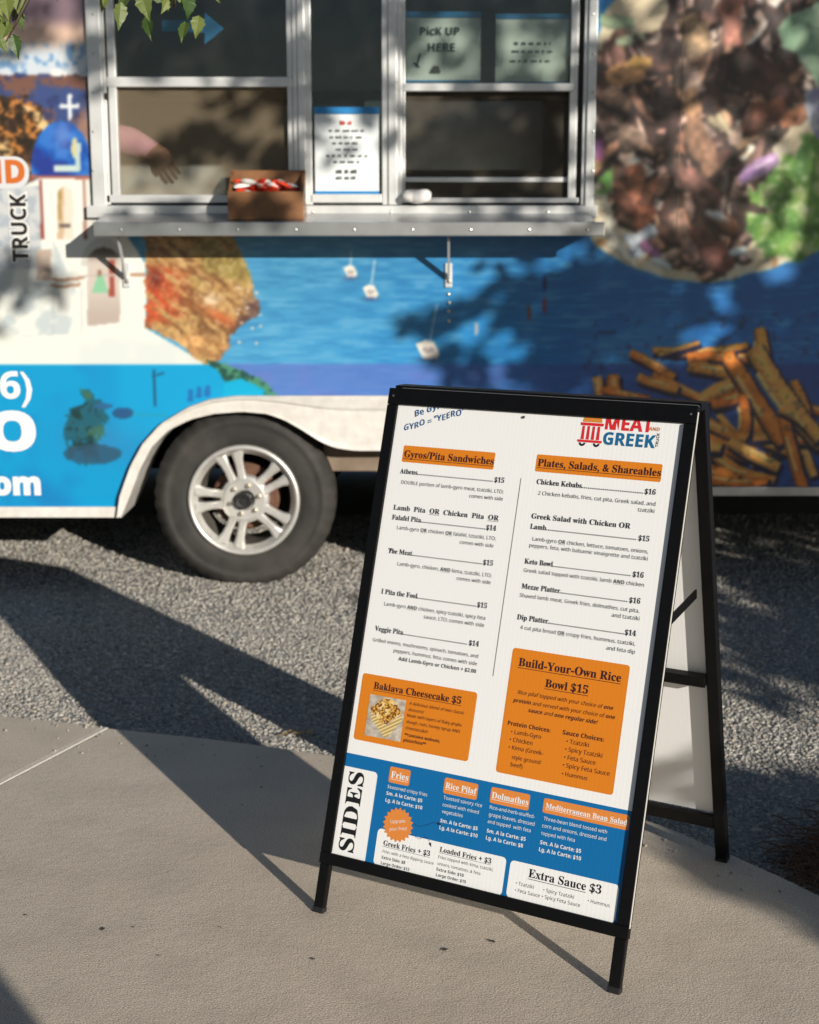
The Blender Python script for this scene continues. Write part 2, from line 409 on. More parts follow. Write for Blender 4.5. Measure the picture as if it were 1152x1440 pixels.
# a few that were kicked onto the concrete
k = rng.integers(12, len(EDGE)-3, 90); sx = np.array([EDGE[i][0] for i in k])+rng.normal(0,.05,90); ey = np.interp(sx, [e[0] for e in EDGE], [e[1] for e in EDGE])
scatter(sx, ey-.008-rng.random(90)**2.5*.22, np.zeros(90), .0018+.003*rng.random(90), ICO, .5)
me = bpy.data.meshes.new('gravel'); V = np.concatenate(SV); q = np.concatenate(SF)
me.vertices.add(len(V)); me.vertices.foreach_set('co', V.astype(np.float32).ravel())
me.loops.add(q.size); me.loops.foreach_set('vertex_index', q.ravel().astype(np.int32))
me.polygons.add(len(q)); me.polygons.foreach_set('loop_start', np.arange(0,q.size,3,dtype=np.int32)); me.update(calc_edges=True)
print('gravel tris', len(q))
def stone_mat():
    m = mat('gravel_stone', (.3,.3,.3), .85, spec=.3); nn = m.node_tree; b = nn.nodes['Principled BSDF']
    g = nn.nodes.new('ShaderNodeNewGeometry'); r = nn.nodes.new('ShaderNodeValToRGB'); e = r.color_ramp.elements
    e[0].position = 0; e[0].color = (.17,.165,.158,1); e[1].position = 1; e[1].color = (.52,.49,.44,1)
    for p_,c_ in ((.25,(.28,.267,.245,1)),(.55,(.36,.34,.305,1)),(.78,(.44,.41,.36,1)),(.9,(.32,.27,.21,1))):
        x = e.new(p_); x.color = c_
    nn.links.new(g.outputs['Random Per Island'], r.inputs[0]); nn.links.new(r.outputs[0], b.inputs['Base Color']); return m
M['stone'] = stone_mat()
o = kind(link('gravel', me, M['stone']), 'stuff'); tag(o, 'loose grey crushed stone gravel between the patio and the trailer', 'gravel')

# ------------------------------------------------------------------ food trailer
YW = 5.15                                  # plane of the printed wall
def WX(px, py, Y=YW): return on_y(px,py,Y)[0]
def WZ(px, py, Y=YW): return on_y(px,py,Y)[2]
GT = float(gz(0, YW))
TR = thing('food_trailer', (0.0, YW+1.1, GT), 'food trailer with a printed Greek island and gyro wrap, aluminium serving window and alloy wheels', 'trailer')
YB = YW+2.25                               # far side
XL, XR = -3.4, 3.6                         # ends
ZB_L = WZ(80,716); ZB_R = WZ(1080,690); ZT = 2.75
# window opening
OX0, OX1 = WX(146,200), WX(826,200); OZ0 = WZ(480,288); OZ1 = OZ0+1.22
FEND_L = [(164,728),(168,697),(183,655),(200,624),(225,596),(263,573),(293,562),(330,557)]
FEND = FEND_L+[(1064-x,y) for x,y in FEND_L[::-1]]
def lin(c): return np.where(c <= .04045, c/12.92, ((np.maximum(c,0)+.055)/1.055)**2.4)
def paint_wrap():
    step = .0045
    gx = np.arange(-1.95,1.95,step); gzv = np.arange(min(ZB_L,ZB_R), 2.42, step)
    X,Z = np.meshgrid(gx,gzv); shp = X.shape
    pts = np.stack([X, np.full_like(X,YW), Z],-1).reshape(-1,3)
    U,V = to_px(pts)
    C = np.zeros((len(U),3))
    R_ = np.random.default_rng(5)
    n1 = fbm(U+900,V+900,26,21,4); n2 = fbm(U+900,V+900,9,22,3); n3 = fbm(U*.35+900,V*2.2+900,9,23,3); n4 = fbm(U+900,V+900,70,24,3)
    def put(mask, col, a=1.0):
        if np.isscalar(a): C[mask] = C[mask]*(1-a)+np.asarray(col)/255.*a
        else: C[mask] = C[mask]*(1-a[mask][:,None])+np.asarray(col)/255.*a[mask][:,None]
    def soft(al, col): C[:] = C*(1-al[:,None])+np.asarray(col)/255.*al[:,None]
    def ss(a,b,x): t = np.clip((x-a)/(b-a),0,1); return t*t*(3-2*t)
    def poly(pts_, col, jit=0, a=1.0, k=n2):
        uu = U+(k-.5)*jit*2; vv = V+(n1-.5)*jit*2
        m = inpoly(uu, vv, pts_); put(m, col, a); return m
    def ell(cx,cy,rx,ry,col,jit=0,a=1.0):
        d = ((U-cx)/rx)**2+((V-cy)/ry)**2+(n2-.5)*jit; m = d < 1; put(m,col,a); return m
    # ---- the sea: mid blue, deeper to the right and top
    t = ss(300,1000,U); tv = ss(340,520,V)
    sea = (np.array([76,160,206])[None]*(1-t[:,None])+np.array([4,114,194])[None]*t[:,None])/255.
    sea = sea*(1-.10*(1-tv)[:,None])
    C[:] = sea
    soft(ss(.52,.75,n3)*.38, (125,182,214)); soft(ss(.5,.25,n3)*.30, (26,98,156))
    soft(ss(.55,.8,n4)*.3, (90,165,215))
    # violet band below the line at y = 512
    lo = ss(510,513,V)
    soft(lo*.72*(1-.55*ss(520,900,U)), (88,112,190)); soft(lo*ss(650,950,U)*.6, (16,58,140))
    soft(lo*ss(.5,.75,n1)*.25, (120,110,190))
    # ---- sky, sunset and hills behind the church
    left = U < 205-(V-250)*0.0
    sky = left & (V < 262)
    put(sky, (150,128,130))
    put(sky & (V > -60), (128,108,118)); soft(np.where(sky, ss(20,48,V), 0), (226,192,170)); soft(np.where(sky, ss(52,78,V), 0), (205,214,222))
    soft(np.where(sky, ss(.48,.62,n2)*ss(55,70,V)*(1-ss(100,112,V)), 0), (120,160,200)); soft(np.where(sky, ss(.55,.7,n1)*ss(60,80,V), 0), (238,236,230))
    hill = sky & (V > 104+(n1-.5)*16)
    put(hill, (62,78,128)); soft(np.where(hill, ss(.42,.6,n1), 0), (120,84,72)); soft(np.where(hill, ss(.55,.7,n2)*.8, 0), (50,58,104)); soft(np.where(hill, ss(.6,.75,n4)*.7, 0), (190,150,120))
    soft(np.where(sky, ss(165,215,V)*ss(40,70,U),0)*.6, (205,190,200))
    bush = sky & (((U-18)/56)**2+((V-190)/56)**2+(n2-.5)*.9 < 1)
    put(bush, (64,44,30)); soft(np.where(bush, ss(.46,.66,n2), 0), (188,122,60)); soft(np.where(bush, ss(.62,.78,n1), 0), (236,200,140)); soft(np.where(bush, ss(.5,.3,fbm(U+50,V+50,6,31,2)), 0)*.8, (36,30,20))
    # ---- church
    wl = (230,232,224)
    poly([(-400,268),(30,262),(58,250),(126,250),(132,300),(150,330),(178,330),(205,372),(206,462),(292,513),(-400,513)], wl)
    soft(np.where(inpoly(U,V,[(-400,268),(206,268),(206,462),(292,513),(-400,513)]) & (V > 268), ss(.52,.72,n4)*.5, 0), (206,216,216))
    soft(np.where(inpoly(U,V,[(-400,300),(58,300),(112,420),(96,470),(-400,500)]), ss(.46,.62,n1)*.55, 0), (168,184,192))
    put((U < 58) & (V > 262) & (V < 378) & (U > -400), (202,204,204)); soft(np.where((U<58)&(V>262)&(V<378), ss(.45,.65,n2)*.6,0), (150,164,178))
    # dome
    dome = (((U-86)/42)**2+((V-232)/62)**2 < 1) & (V < 248)
    dome |= (U > 45) & (U < 126) & (V > 228) & (V < 248)
    put(dome, (26,84,172)); soft(np.where(dome, ss(.45,.65,n1), 0)*.8, (58,122,206)); soft(np.where(dome, ss(.5,.32,n1),0)*.7, (42,44,128))
    soft(np.where(dome, np.exp(-((U-88)/13)**2-((V-190)/22)**2),0)*.7, (120,150,214))
    ell(105,208,4.5,15,(205,200,150)); put((np.abs(U-94)<18)&(np.abs(V-237)<4.5), (196,214,206)); put((np.abs(U-110)<3.5)&(V>200)&(V<240), (186,204,200))
    put((np.abs(U-98)<2.6)&(V>135)&(V<170), (224,228,230)); put((np.abs(U-98)<11)&(np.abs(V-149)<2.8), (224,228,230)); [ell(a_,b_,3.6,3.6,(224,228,230)) for a_,b_ in ((98,136),(87,149),(109,149))]; pass
    # tower niche and red trims
    niche = ((np.abs(U-92) < 11) & (V > 274) & (V < 336)) | (((U-92)/11)**2+((V-274)/12)**2 < 1)
    put(niche, (206,178,146)); put(niche & (U > 90), (232,218,200)); put((np.abs(U-92)<8)&(np.abs(V-318)<3), (110,96,92)); put((np.abs(U-84)<2)&(V>268)&(V<310), (168,140,80))
    for x0_ in (57.5,118): put((np.abs(U-x0_-(V-255)*.03) < 2.0)&(V>252)&(V<336), (146,74,62))
    put((np.abs(V-249-(U-85)*.02)<2.2)&(U>44)&(U<126), (164,96,80))
    # arches and bell
    arch = (((U-144)/30)**2+((V-374)/40)**2 < 1) & (V < 374); put(arch, (206,204,196))
    op = (((U-146)/23)**2+((V-370)/22)**2 < 1) & (V < 370) | ((np.abs(U-146)<23)&(V>=368)&(V<456-(U-146)*.12))
    put(op, (206,194,184)); soft(np.where(op, ss(400,450,V),0)*.55, (170,154,142)); soft(np.where(op&(V<372), ss(372,350,V),0), (92,80,72))
    put((np.abs(U-157.5)<4)&(V>366)&(V<418), (160,80,66)); put((np.abs(V-387-(U-146)*-.04)<1.6)&(U>118)&(U<205), (190,178,168))
    bell = (np.abs(U-141) < 3+(V-385)*.33)&(V>385)&(V<411); put(bell, (140,196,158)); ell(140,384,3.2,5,(150,110,90))
    for cy,cx0,cx1 in ((392,62,118),(401,72,114),(388,176,206)): put((np.abs(V-cy-np.sin(U*.09)*1.5)<1.9)&(U>cx0)&(U<cx1), (176,132,104))
    soft(np.where((np.abs(U-95)<22)&(V>404)&(V<470), ss(15,22,np.abs(U-95)),0)*.3, (170,178,182))
    put((np.abs(U-62)<10)&(np.abs(V-372)<22), (196,176,160))
    soft(np.where((V<330)&(V>250)&(np.abs(U-125)<9), 1.0, 0)*.4, (214,208,196))
    # ---- rocky headland
    rk = poly([(204,330),(260,326),(326,330),(344,368),(352,392),(360,418),(367,440),(345,456),(326,472),(320,496),(303,520),(285,512),(250,480),(206,462)], (170,126,74), 5)
    diag = fbm((U*.8+V*.6)*.35+700,(V*.8-U*.6)*1.6+700,10,51,4); fine = fbm(U+300,V+300,5,52,3)
    soft(np.where(rk, ss(.40,.62,diag),0)*.85, (196,158,100)); soft(np.where(rk, ss(.52,.36,diag),0)*.8, (118,82,50)); soft(np.where(rk, ss(255,290,U)*ss(412,385,V)*ss(.35,.6,n1),0)*.8, (142,128,66))
    soft(np.where(rk, ss(285,215,U)*ss(466,440,V)*ss(366,386,V)*ss(.68,.42,diag),0), (200,80,44)); soft(np.where(rk, np.exp(-((U-310)/26)**2-((V-446-(U-310)*.5)/9)**2),0)*.85, (198,96,54))
    soft(np.where(rk, np.exp(-((U-218)/10)**2-((V-392)/15)**2),0)*.9, (92,36,30)); soft(np.where(rk, np.exp(-((U-298)/12)**2-((V-421)/8)**2)*1.1,0).clip(0,1), (238,210,172))
    soft(np.where(rk, np.exp(-((U-270)/26)**2-((V-482)/12)**2),0), (232,176,112)); soft(np.where(rk, ss(470,492,V)*ss(262,285,U)*ss(.6,.45,diag),0)*.7, (206,150,92))
    sh = ss(332,352,U+(V-440)*.45+(n2-.5)*22); soft(np.where(rk, sh,0)*.7, (82,62,72)); soft(np.where(rk, ss(.58,.7,fine),0)*.3, (232,208,172)); soft(np.where(rk, ss(.44,.32,fine),0)*.3, (84,58,44))
    for _ in range(14):
        cx = 350+R_.normal(0,14); cy = 440+R_.normal(0,26); ell(cx,cy,1.6+R_.random()*1.2,1.2+R_.random(), (220,204,186))
    # ---- cyan lower band with ghosted scenery
    cy = inpoly(U,V,[(-500,513),(300,513),(318,530),(356,540),(398,560),(398,760),(-500,760)]); put(cy, (0,150,204))
    soft(np.where(cy, ss(.4,.7,n4), 0)*.5, (8,140,200)); soft(np.where(cy&(U<150), ss(.45,.7,n4)*ss(150,60,U),0)*.55, (20,112,178))
    soft(np.where(cy, np.exp(-((U-150)/70)**2-((V-615)/34)**2),0)*.55, (66,120,176)); soft(np.where(cy&(V<640), ss(150,180,U)*ss(640,600,V),0)*.35, (0,176,222))
    pl = cy & ((((U-120)/(18+.16*(V-540)))**2+((V-592)/48)**2+(n2-.5)*2.4+(n1-.5)*1.4) < 1)
    put(pl, (28,92,110)); soft(np.where(pl, ss(.5,.62,n2),0), (20,58,60)); soft(np.where(pl, ss(.55,.7,n1),0)*.7, (70,110,80))
    ell(130,638,42,14,(44,76,100),.6,.8); ell(173,581,15,8,(34,84,130),.3); ell(145,571,14,4,(40,96,140),.3); soft(np.where(cy, ss(.3,0,np.abs(V-583-(U-200)*.05)/8)*ss(180,190,U)*ss(250,230,U),0)*.4, (90,140,130))
    put((np.abs(U-217-(V-540)*.02)<1.8)&(V>520)&(V<572), (30,80,116)); put((np.abs(U-222)<9)&(np.abs(V-527-(U-222)*-.3)<1.3), (30,80,116))
    for bx,by in ((268,556),(280,552),(292,550)): put((np.abs(U-bx)<4)&(np.abs(V-by)<8), (30,108,176))
    gsh = inpoly(U+(n2-.5)*10,V+(n1-.5)*8,[(290,505),(318,515),(345,522),(372,538),(392,556),(370,556),(345,540),(322,545),(312,530)])
    put(gsh, (74,140,110)); soft(np.where(gsh, ss(.5,.6,n2),0), (34,78,70)); poly([(314,540),(340,532),(372,548),(372,560),(314,560)], (0,168,212), 3)
    # ---- boats
    for cx,cy_,w_,h_,mt in ((493,382,10,9,(494,352)),(521,410,11,10,(527,366)),(602,492,17,14,(615,428))):
        poly([(cx-w_,cy_-h_*.6),(cx-w_*.2,cy_-h_),(cx+w_*.5,cy_-h_*.8),(cx+w_,cy_+h_*.4),(cx+w_*.7,cy_+h_),(cx-w_*.4,cy_+h_*.9)], (236,228,214))
        ell(cx,cy_,w_*.5,h_*.3,(170,160,160)); soft(np.exp(-((U-cx)/w_)**2-((V-cy_-h_)/3.5)**2)*.6, (50,50,90))
        d = np.abs((U-cx)*(mt[1]-cy_)-(V-cy_)*(mt[0]-cx))/math.hypot(mt[0]-cx,mt[1]-cy_)
        soft(np.where((V<cy_)&(V>mt[1]), ss(1.9,.4,d),0)*.75, (226,222,220))
    for bx,by,c_ in ((766,430,(150,44,60)),(744,440,(140,70,60)),(766,398,(40,44,90)),(670,462,(180,170,170))): ell(bx,by,2.6,12 if by!=462 else 10,c_,0,.85)
    # ---- gyro plate: pita rim, meat, lettuce, onion
    pita = inpoly(U+(n1-.5)*8,V+(n1-.5)*6,[(838,60),(850,20),(900,-60),(1000,-140),(1140,-120),(1240,0),(1260,160),(1220,290),(1150,355),(1085,378),(1030,394),(985,398),(930,390),(880,372),(846,352),(832,340),(834,250)])
    soft(np.exp(-(((U-1000)/240)**2+((V-240)/175)**2)**6)*.0, (0,0,0))
    put(pita, (224,206,172)); soft(np.where(pita, ss(.45,.65,n1),0)*.7, (238,228,204)); soft(np.where(pita, ss(.58,.72,n2)*ss(360,390,V+abs(U-985)*.3),0), (196,140,84)); soft(np.where(pita, ss(.5,.3,n1)*ss(300,380,V),0)*.6, (186,176,140))
    meatr = inpoly(U+(n1-.5)*26,V+(n2-.5)*16,[(838,90),(860,60),(930,40),(945,-40),(1010,-120),(1120,-90),(1160,-20),(1152,60),(1140,160),(1090,200),(1078,290),(1062,330),(1010,386),(985,392),(950,360),(905,330),(870,305),(848,250),(836,180)])
    put(meatr, (60,42,38)); soft(np.where(meatr, ss(.45,.62,n1),0)*.8, (104,76,62))
    pal = [(176,140,126),(162,128,118),(150,112,100),(188,154,138),(196,172,158),(176,150,134),(204,168,140),(132,98,80),(110,78,62),(150,112,92),(86,58,50),(166,128,104),(190,140,112),(70,46,42),(120,84,72),(98,72,64),(178,120,92),(140,120,110),(60,40,36)]
    def strip(cx,cy_,L,w,an,col,curve=0.0,tex=1.0,wob=.9):
        m = (np.abs(U-cx) < L*.75+w)&(np.abs(V-cy_) < L*.75+w); ii = np.nonzero(m)[0]
        if not len(ii): return
        u = (U[ii]-cx); v = (V[ii]-cy_); ca_,sa_ = math.cos(an),math.sin(an)
        a_ = u*ca_+v*sa_; b_ = -u*sa_+v*ca_+curve*a_*a_/L+(n1[ii]-.5)*w*wob
        hw = w*.5*((1-.35*(2*a_/L)**2) if wob > .2 else (1-.12*np.abs(2*a_/L)**6))
        k = (np.abs(a_) < L/2)&(np.abs(b_) < hw); ii = ii[k]; a_=a_[k]; b_=b_[k]; hw=hw[k]
        f = b_/np.maximum(hw,.1)
        shd = (1.08-.55*np.clip(f,0,1)**2-.18*np.clip(-f,0,1)**3)*(1+.8*tex*(n2[ii]-.5)+.7*tex*(n1[ii]-.5)+.15*tex*np.sin(b_*1.5+a_*.06+n2[ii]*6))
        C[ii] = np.clip(np.asarray(col)/255.*shd[:,None],0,1)
    for _ in range(300):
        cx = R_.uniform(838,1160); cy_ = R_.uniform(-110,385)
        if not inpoly(np.array([cx]),np.array([cy_]),[(842,95),(862,62),(940,40),(950,-40),(1010,-120),(1120,-90),(1150,-20),(1140,60),(1130,150),(1080,200),(1070,290),(1055,330),(1005,384),(985,388),(955,356),(910,322),(872,300),(850,250),(840,180)])[0]: continue
        L_,w_,a_,cv = R_.uniform(28,84),R_.uniform(11,26),(R_.normal(1.45,.75) if R_.random()<.75 else R_.uniform(0,3.1)),R_.normal(0,.5)
        strip(cx+2.5,cy_+3.5,L_*1.03,w_*1.25,a_,(44,30,27),cv,.2,.5); strip(cx,cy_,L_,w_,a_,np.array(pal[R_.integers(len(pal))])*R_.uniform(.95,1.4),cv,1.0,.5)
    for a_ in ((968,110,60,34,1.5,(200,168,150)),(972,165,80,30,1.45,(184,140,104)),(985,205,90,36,1.2,(150,112,88)),(1012,175,40,14,.7,(206,186,150)),(895,262,60,34,1.3,(170,106,78)),(905,300,46,30,1.5,(200,124,92)),(880,285,40,22,.8,(130,80,62)),(915,270,44,18,2.0,(150,96,74)),(965,335,75,30,1.1,(160,124,108)),(1000,350,80,34,1.0,(116,72,62)),(1060,190,60,14,-.7,(176,140,104)),(880,105,56,30,-.2,(200,146,100)),(868,140,40,30,.2,(150,118,98)),(880,190,55,34,.6,(140,116,100)),(1085,120,70,46,1.0,(84,52,46)),(1050,100,60,40,1.3,(70,44,40)),(1075,165,70,34,-.4,(120,72,54)),(1115,165,40,24,-.4,(196,126,88)),(1030,20,90,34,1.7,(178,118,100)),(975,50,60,40,1.2,(160,132,100)),(1010,305,34,14,.4,(226,190,160)),(1005,130,50,20,1.4,(96,66,56)),(945,180,90,18,1.6,(62,42,38)),(930,150,60,20,1.6,(56,38,34)),(985,262,70,30,.5,(124,86,76)),(940,285,50,16,1.8,(84,54,48))):
        strip(*a_)
    for a_ in ((1018,172,30,12,1.1,(222,204,166)),(1000,300,18,10,.5,(236,226,214)),(868,30,50,20,.1,(170,190,150)),(885,55,40,14,-.2,(186,200,160)),(905,65,40,10,.9,(90,66,54)),(900,90,34,18,-.3,(206,160,92))): strip(*a_,0,.3)
    # lettuce
    let = inpoly(U+(n2-.5)*22,V+(n1-.5)*24,[(1090,300),(1052,298),(1050,330),(1085,362),(1115,366),(1170,350),(1260,300),(1260,170),(1152,190),(1130,186),(1118,214),(1096,226),(1078,246),(1060,262),(1052,280)])
    put(let, (98,152,62)); soft(np.where(let, ss(.45,.6,n2),0), (132,182,78)); soft(np.where(let, ss(.48,.32,n1),0)*.7, (54,104,38)); soft(np.where(let, ss(.58,.7,n1),0)*.8, (196,212,140)); soft(np.where(let, ss(.62,.72,fbm(U+3,V+3,6,61,2)),0)*.7, (230,232,200))
    pg = inpoly(U+(n1-.5)*16,V+(n1-.5)*14,[(1092,40),(1108,18),(1140,12),(1165,-10),(1260,-20),(1260,130),(1160,128),(1144,112),(1120,76),(1100,66)]); put(pg, (162,196,160)); soft(np.where(pg, ss(.45,.6,n1),0)*.7, (196,214,186)); soft(np.where(pg, ss(.5,.35,n2),0)*.5, (110,156,118))
    pg = inpoly(U+(n1-.5)*10,V+(n2-.5)*10,[(1130,130),(1160,120),(1260,130),(1260,190),(1150,200),(1136,170)]); put(pg, (190,196,206)); soft(np.where(pg, ss(.45,.6,n2),0)*.8, (150,140,186)); soft(np.where(pg, ss(.55,.65,n1),0)*.8, (214,224,206))
    for a_ in ((1068,238,62,20,-.55,(182,146,190)),(1058,246,40,8,-.55,(124,92,142)),(1076,230,30,6,-.5,(224,196,226))): strip(*a_,0,.3)
    for a_ in ((905,330,40,22,-.5,(214,222,226)),(890,345,40,18,.9,(206,214,220)),(915,352,34,16,.8,(160,110,146)),(930,370,30,12,.2,(214,220,216)),(1038,356,26,14,-.2,(206,216,210)),(1012,302,18,12,.6,(226,226,224)),(860,330,44,18,1.2,(232,224,204)),(875,355,50,14,.6,(238,228,206))): strip(*a_,0,.25)
    soft(np.where((U>836)&(U<862)&(V>230)&(V<272), ss(.45,.6,n2),0), (96,150,70)); soft(np.where((U>836)&(U<850)&(V>195)&(V<225), 1,0)*.8, (170,90,160))
    put((np.abs(U-947.5)<1.3)&(V<300), (70,56,52))     # overlapped vinyl seam
    # ---- fries
    fr = [(985,495,135,14,-.05),(918,512,72,16,.52),(955,490,60,9,-.3),(1022,502,110,18,.05),(1000,520,66,22,.2),(960,548,95,16,.45),(1015,546,74,24,-.42),(1030,560,62,24,-.35),(925,540,60,18,.3),(862,540,26,24,1.5),(842,544,30,18,1.4),(880,555,70,14,.2),(1075,500,80,22,1.35),(1062,560,150,30,1.0),(1105,560,170,34,.95),(1048,590,70,20,1.55),(1005,600,96,20,.5),(1010,625,90,26,.35),(1060,640,80,22,.5),(1115,640,115,22,1.3),(1035,660,110,22,.5),(1000,660,80,20,.3),(1130,590,70,24,.7),(1020,678,120,18,.1),(940,575,110,18,.1),(900,590,90,20,-.3),(960,620,110,22,.3),(930,650,120,22,-.1),(900,670,80,20,.2)]
    fr += [(R_.uniform(930,1150),R_.uniform(560,680),R_.uniform(60,120),R_.uniform(12,18),R_.uniform(-.5,1.5)) for _ in range(14)]
    order = list(range(29,43))+list(range(29))
    for i in order:
        cx,cy_,L,w,an = fr[i]; w *= .86; bend = R_.normal(0,.16)
        cc = [(250,158,66),(244,140,52),(254,176,88),(236,128,46)][i%4]
        strip(cx+3,cy_+5,L*1.02,w*1.1,an,(14,20,70),bend,.1,.1); strip(cx,cy_,L,w*.92,an,cc,bend,.5,.19)
        strip(cx+R_.uniform(-.15,.15)*L,cy_-w*.12,L*.45,w*.26,an,(252,204,124),bend,.3,.1)
    soft(np.where((V>440)&(U>820), ss(.66,.74,n2)*.35,0), (30,26,50))
    G_ = C.reshape(shp+(3,))
    for ax in (0,1):
        P_ = np.concatenate([np.take(G_,[0],ax),G_,np.take(G_,[-1],ax)],ax); n_ = G_.shape[ax]
        G_ = .25*np.take(P_,range(0,n_),ax)+.5*np.take(P_,range(1,n_+1),ax)+.25*np.take(P_,range(2,n_+2),ax)
    msk = ((U > 832)&(V < 400)).reshape(shp)
    for _ in range(3):
        B_ = G_.copy(); B_[1:-1,1:-1] = (G_[1:-1,1:-1]*2+G_[:-2,1:-1]+G_[2:,1:-1]+G_[1:-1,:-2]+G_[1:-1,2:])/6; G_ = np.where(msk[...,None], B_, G_)
    return X,Z,U.reshape(shp),V.reshape(shp),lin(G_.reshape(-1,3))*.82
X,Z,U,V,CC = paint_wrap()
Xc = (X[:-1,:-1]+X[1:,1:])/2; Zc = (Z[:-1,:-1]+Z[1:,1:])/2; Uc = (U[:-1,:-1]+U[1:,1:])/2; Vc = (V[:-1,:-1]+V[1:,1:])/2
keep = ~((Xc > OX0)&(Xc < OX1)&(Zc > OZ0)&(Zc < OZ1))
FC = [(x+(6 if x < 532 else -6),y+5) for x,y in FEND]
keep &= ~inpoly(Uc,Vc,FC)
keep &= ~((Uc < 532)&(Zc < ZB_L)) & ~((Uc >= 532)&(Zc < ZB_R))
M['wrap'] = mat('vinyl_wrap', (1,1,1), .32, attr='col', coat=.15, bump=(3.5,.05,.02))
link('printed_wall', grid_mesh('printed_wall', X, np.full_like(X,YW), Z, keep, CC), M['wrap'], TR)
M['wall_blue'] = mat('wall_blue', (.01,.10,.30), .35, noise=(3,.4,(.02,.17,.42)))
M['wall_white'] = mat('wall_white', (.62,.61,.58), .4)
gx0,gx1,gz1 = float(X.min()), float(X.max()), float(Z.max())
mb = MB(); mb.box(XL,gx0,YW,YW+.03,ZB_L,ZT); mb.build('wall_panel', M['wall_blue'], TR)
mb = MB(); mb.box(gx1,XR,YW,YW+.03,ZB_R,ZT); mb.build('wall_panel', M['wall_blue'], TR)
mb = MB(); mb.box(gx0,gx1,YW,YW+.03,gz1,ZT); mb.build('wall_panel', M['wall_blue'], TR)
mb = MB(); mb.box(XL,XR,YB-.03,YB,.14,ZT); mb.build('rear_wall', M['wall_white'], TR)  # bottom carried down low to block light from under the trailer
mb = MB(); mb.box(XL-.03,XL,YW,YB,.30,ZT); mb.build('end_wall', M['wall_white'], TR)
mb = MB(); mb.box(XR,XR+.03,YW,YB,.45,ZT); mb.build('end_wall', M['wall_white'], TR)
mb = MB(); mb.box(XL-.05,XR+.05,YW-.03,YB+.03,ZT,ZT+.06); mb.build('roof', M['wall_white'], TR)
FLOOR = .72
mb = MB(); mb.box(XL,XR,YW+.10,YB-.03,FLOOR-.06,FLOOR); mb.build('floor', M['interior'], TR)
# inner lining so that the room is closed
mb = MB(); mb.box(XL,OX0-.02,YW+.035,YW+.06,FLOOR,ZT); mb.box(OX1+.02,XR,YW+.035,YW+.06,FLOOR,ZT); mb.box(OX0-.02,OX1+.02,YW+.035,YW+.06,FLOOR,OZ0-.01); mb.box(OX0-.02,OX1+.02,YW+.035,YW+.06,OZ1+.01,ZT)
mb.build('inner_lining', M['interior'], TR)
mb = MB(); mb.box(-1.6,1.9,YB-.55,YB-.05,1.42,1.47); mb.box(-1.6,1.9,YB-.5,YB-.05,FLOOR,1.42); mb.box(-1.6,1.9,YB-.35,YB-.05,1.95,1.99); mb.build('back_counter', M['interior'], TR)
mb = MB(); mb.box(-.2,.6,YB-.8,YB-.5,1.6,1.9); mb.build('hood', M['alu_dull'], TR)
# --- bottom trims
def pxbar(mb, px0, py0, px1, py1, Y, d):
    mx, my = (px0+px1)/2, (py0+py1)/2
    mb.box(WX(px0,my,Y), WX(px1,my,Y), Y, Y+d, WZ(mx,py1,Y), WZ(mx,py0,Y)); return mb
mb = MB(); z1 = WZ(80,713,YW-.012); mb.box(XL,WX(166,720,YW-.012),YW-.012,YW+.02,WZ(80,728,YW-.012),z1); mb.build('bottom_trim', M['white_paint'], TR, bevel=.003)
mb = MB(); mb.box(WX(900,692,YW-.012),XR,YW-.012,YW+.02,WZ(1080,698,YW-.012),WZ(1080,685,YW-.012)); mb.build('bottom_trim', M['alu_dull'], TR, bevel=.003)
# --- fender skirt over the tandem wheels
FIN_L = [(171,728),(184,697),(199,658),(215,628),(238,605),(268,590),(301,582),(341,579),(376,582),(401,591),(427,606),(452,622),(472,630),(500,634)]
FIN = FIN_L+[(1064-x,y) for x,y in FIN_L[::-1]]
YF = YW-.03
out = [(WX(x,y,YF),WZ(x,y,YF)) for x,y in FEND]; inn = [(WX(x,y,YF),WZ(x,y,YF)) for x,y in FIN]
def resamp(p, n):
    p = np.array(p); s = np.r_[0,np.cumsum(np.linalg.norm(np.diff(p,axis=0),axis=1))]; t = np.linspace(0,s[-1],n)
    return np.stack([np.interp(t,s,p[:,0]),np.interp(t,s,p[:,1])],1)
o_ = resamp(out,90); i_ = resamp(inn,90); mb = MB()
prof = [(0.0,.028),(0.0,.004),(.06,-.004),(.22,0.0),(.28,.006),(.9,.006),(1.0,.0),(1.0,.30)]
for k in range(90):
    for t,dy in prof: mb.v.append((o_[k,0]*(1-t)+i_[k,0]*t, YF+dy, o_[k,1]*(1-t)+i_[k,1]*t))
m_ = len(prof)
for k in range(89):
    for j in range(m_-1): mb.f.append((k*m_+j,k*m_+j+1,(k+1)*m_+j+1,(k+1)*m_+j))
fend = mb.build('fender', M['white_paint'], TR, smooth=False)
# wheel well and chassis
mb = MB(); xa,xb = WX(168,690), WX(896,690); zt = WZ(530,560)
mb.box(xa,xb,YW+.30,YW+.33,.42,zt+.05); mb.box(xa,xb,YW+.03,YW+.33,zt+.02,zt+.05); mb.build('wheel_well', M['dark'], TR)
mb = MB(); z_ = WZ(500,650); mb.box(WX(455,650,YW+.10),WX(640,650,YW+.10),YW+.10,YW+.16,z_-.05,z_+.05); mb.build('spring_hanger', M['chassis'], TR, bevel=.005)
mb = MB()
for yy in (YW+.40,YB-.45): mb.box(XL+.1,XR-.1,yy,yy+.07,.50,.66)
mb.build('chassis_rail', M['dark'], TR)
mb = MB(); mb.box(XL,xa,YW+.03,YB-.03,.44,.47); mb.box(xb,XR,YW+.03,YB-.03,.5,.53); mb.box(xa,xb,YW+.34,YB-.34,.50,.53); mb.build('underside', M['dark'], TR)
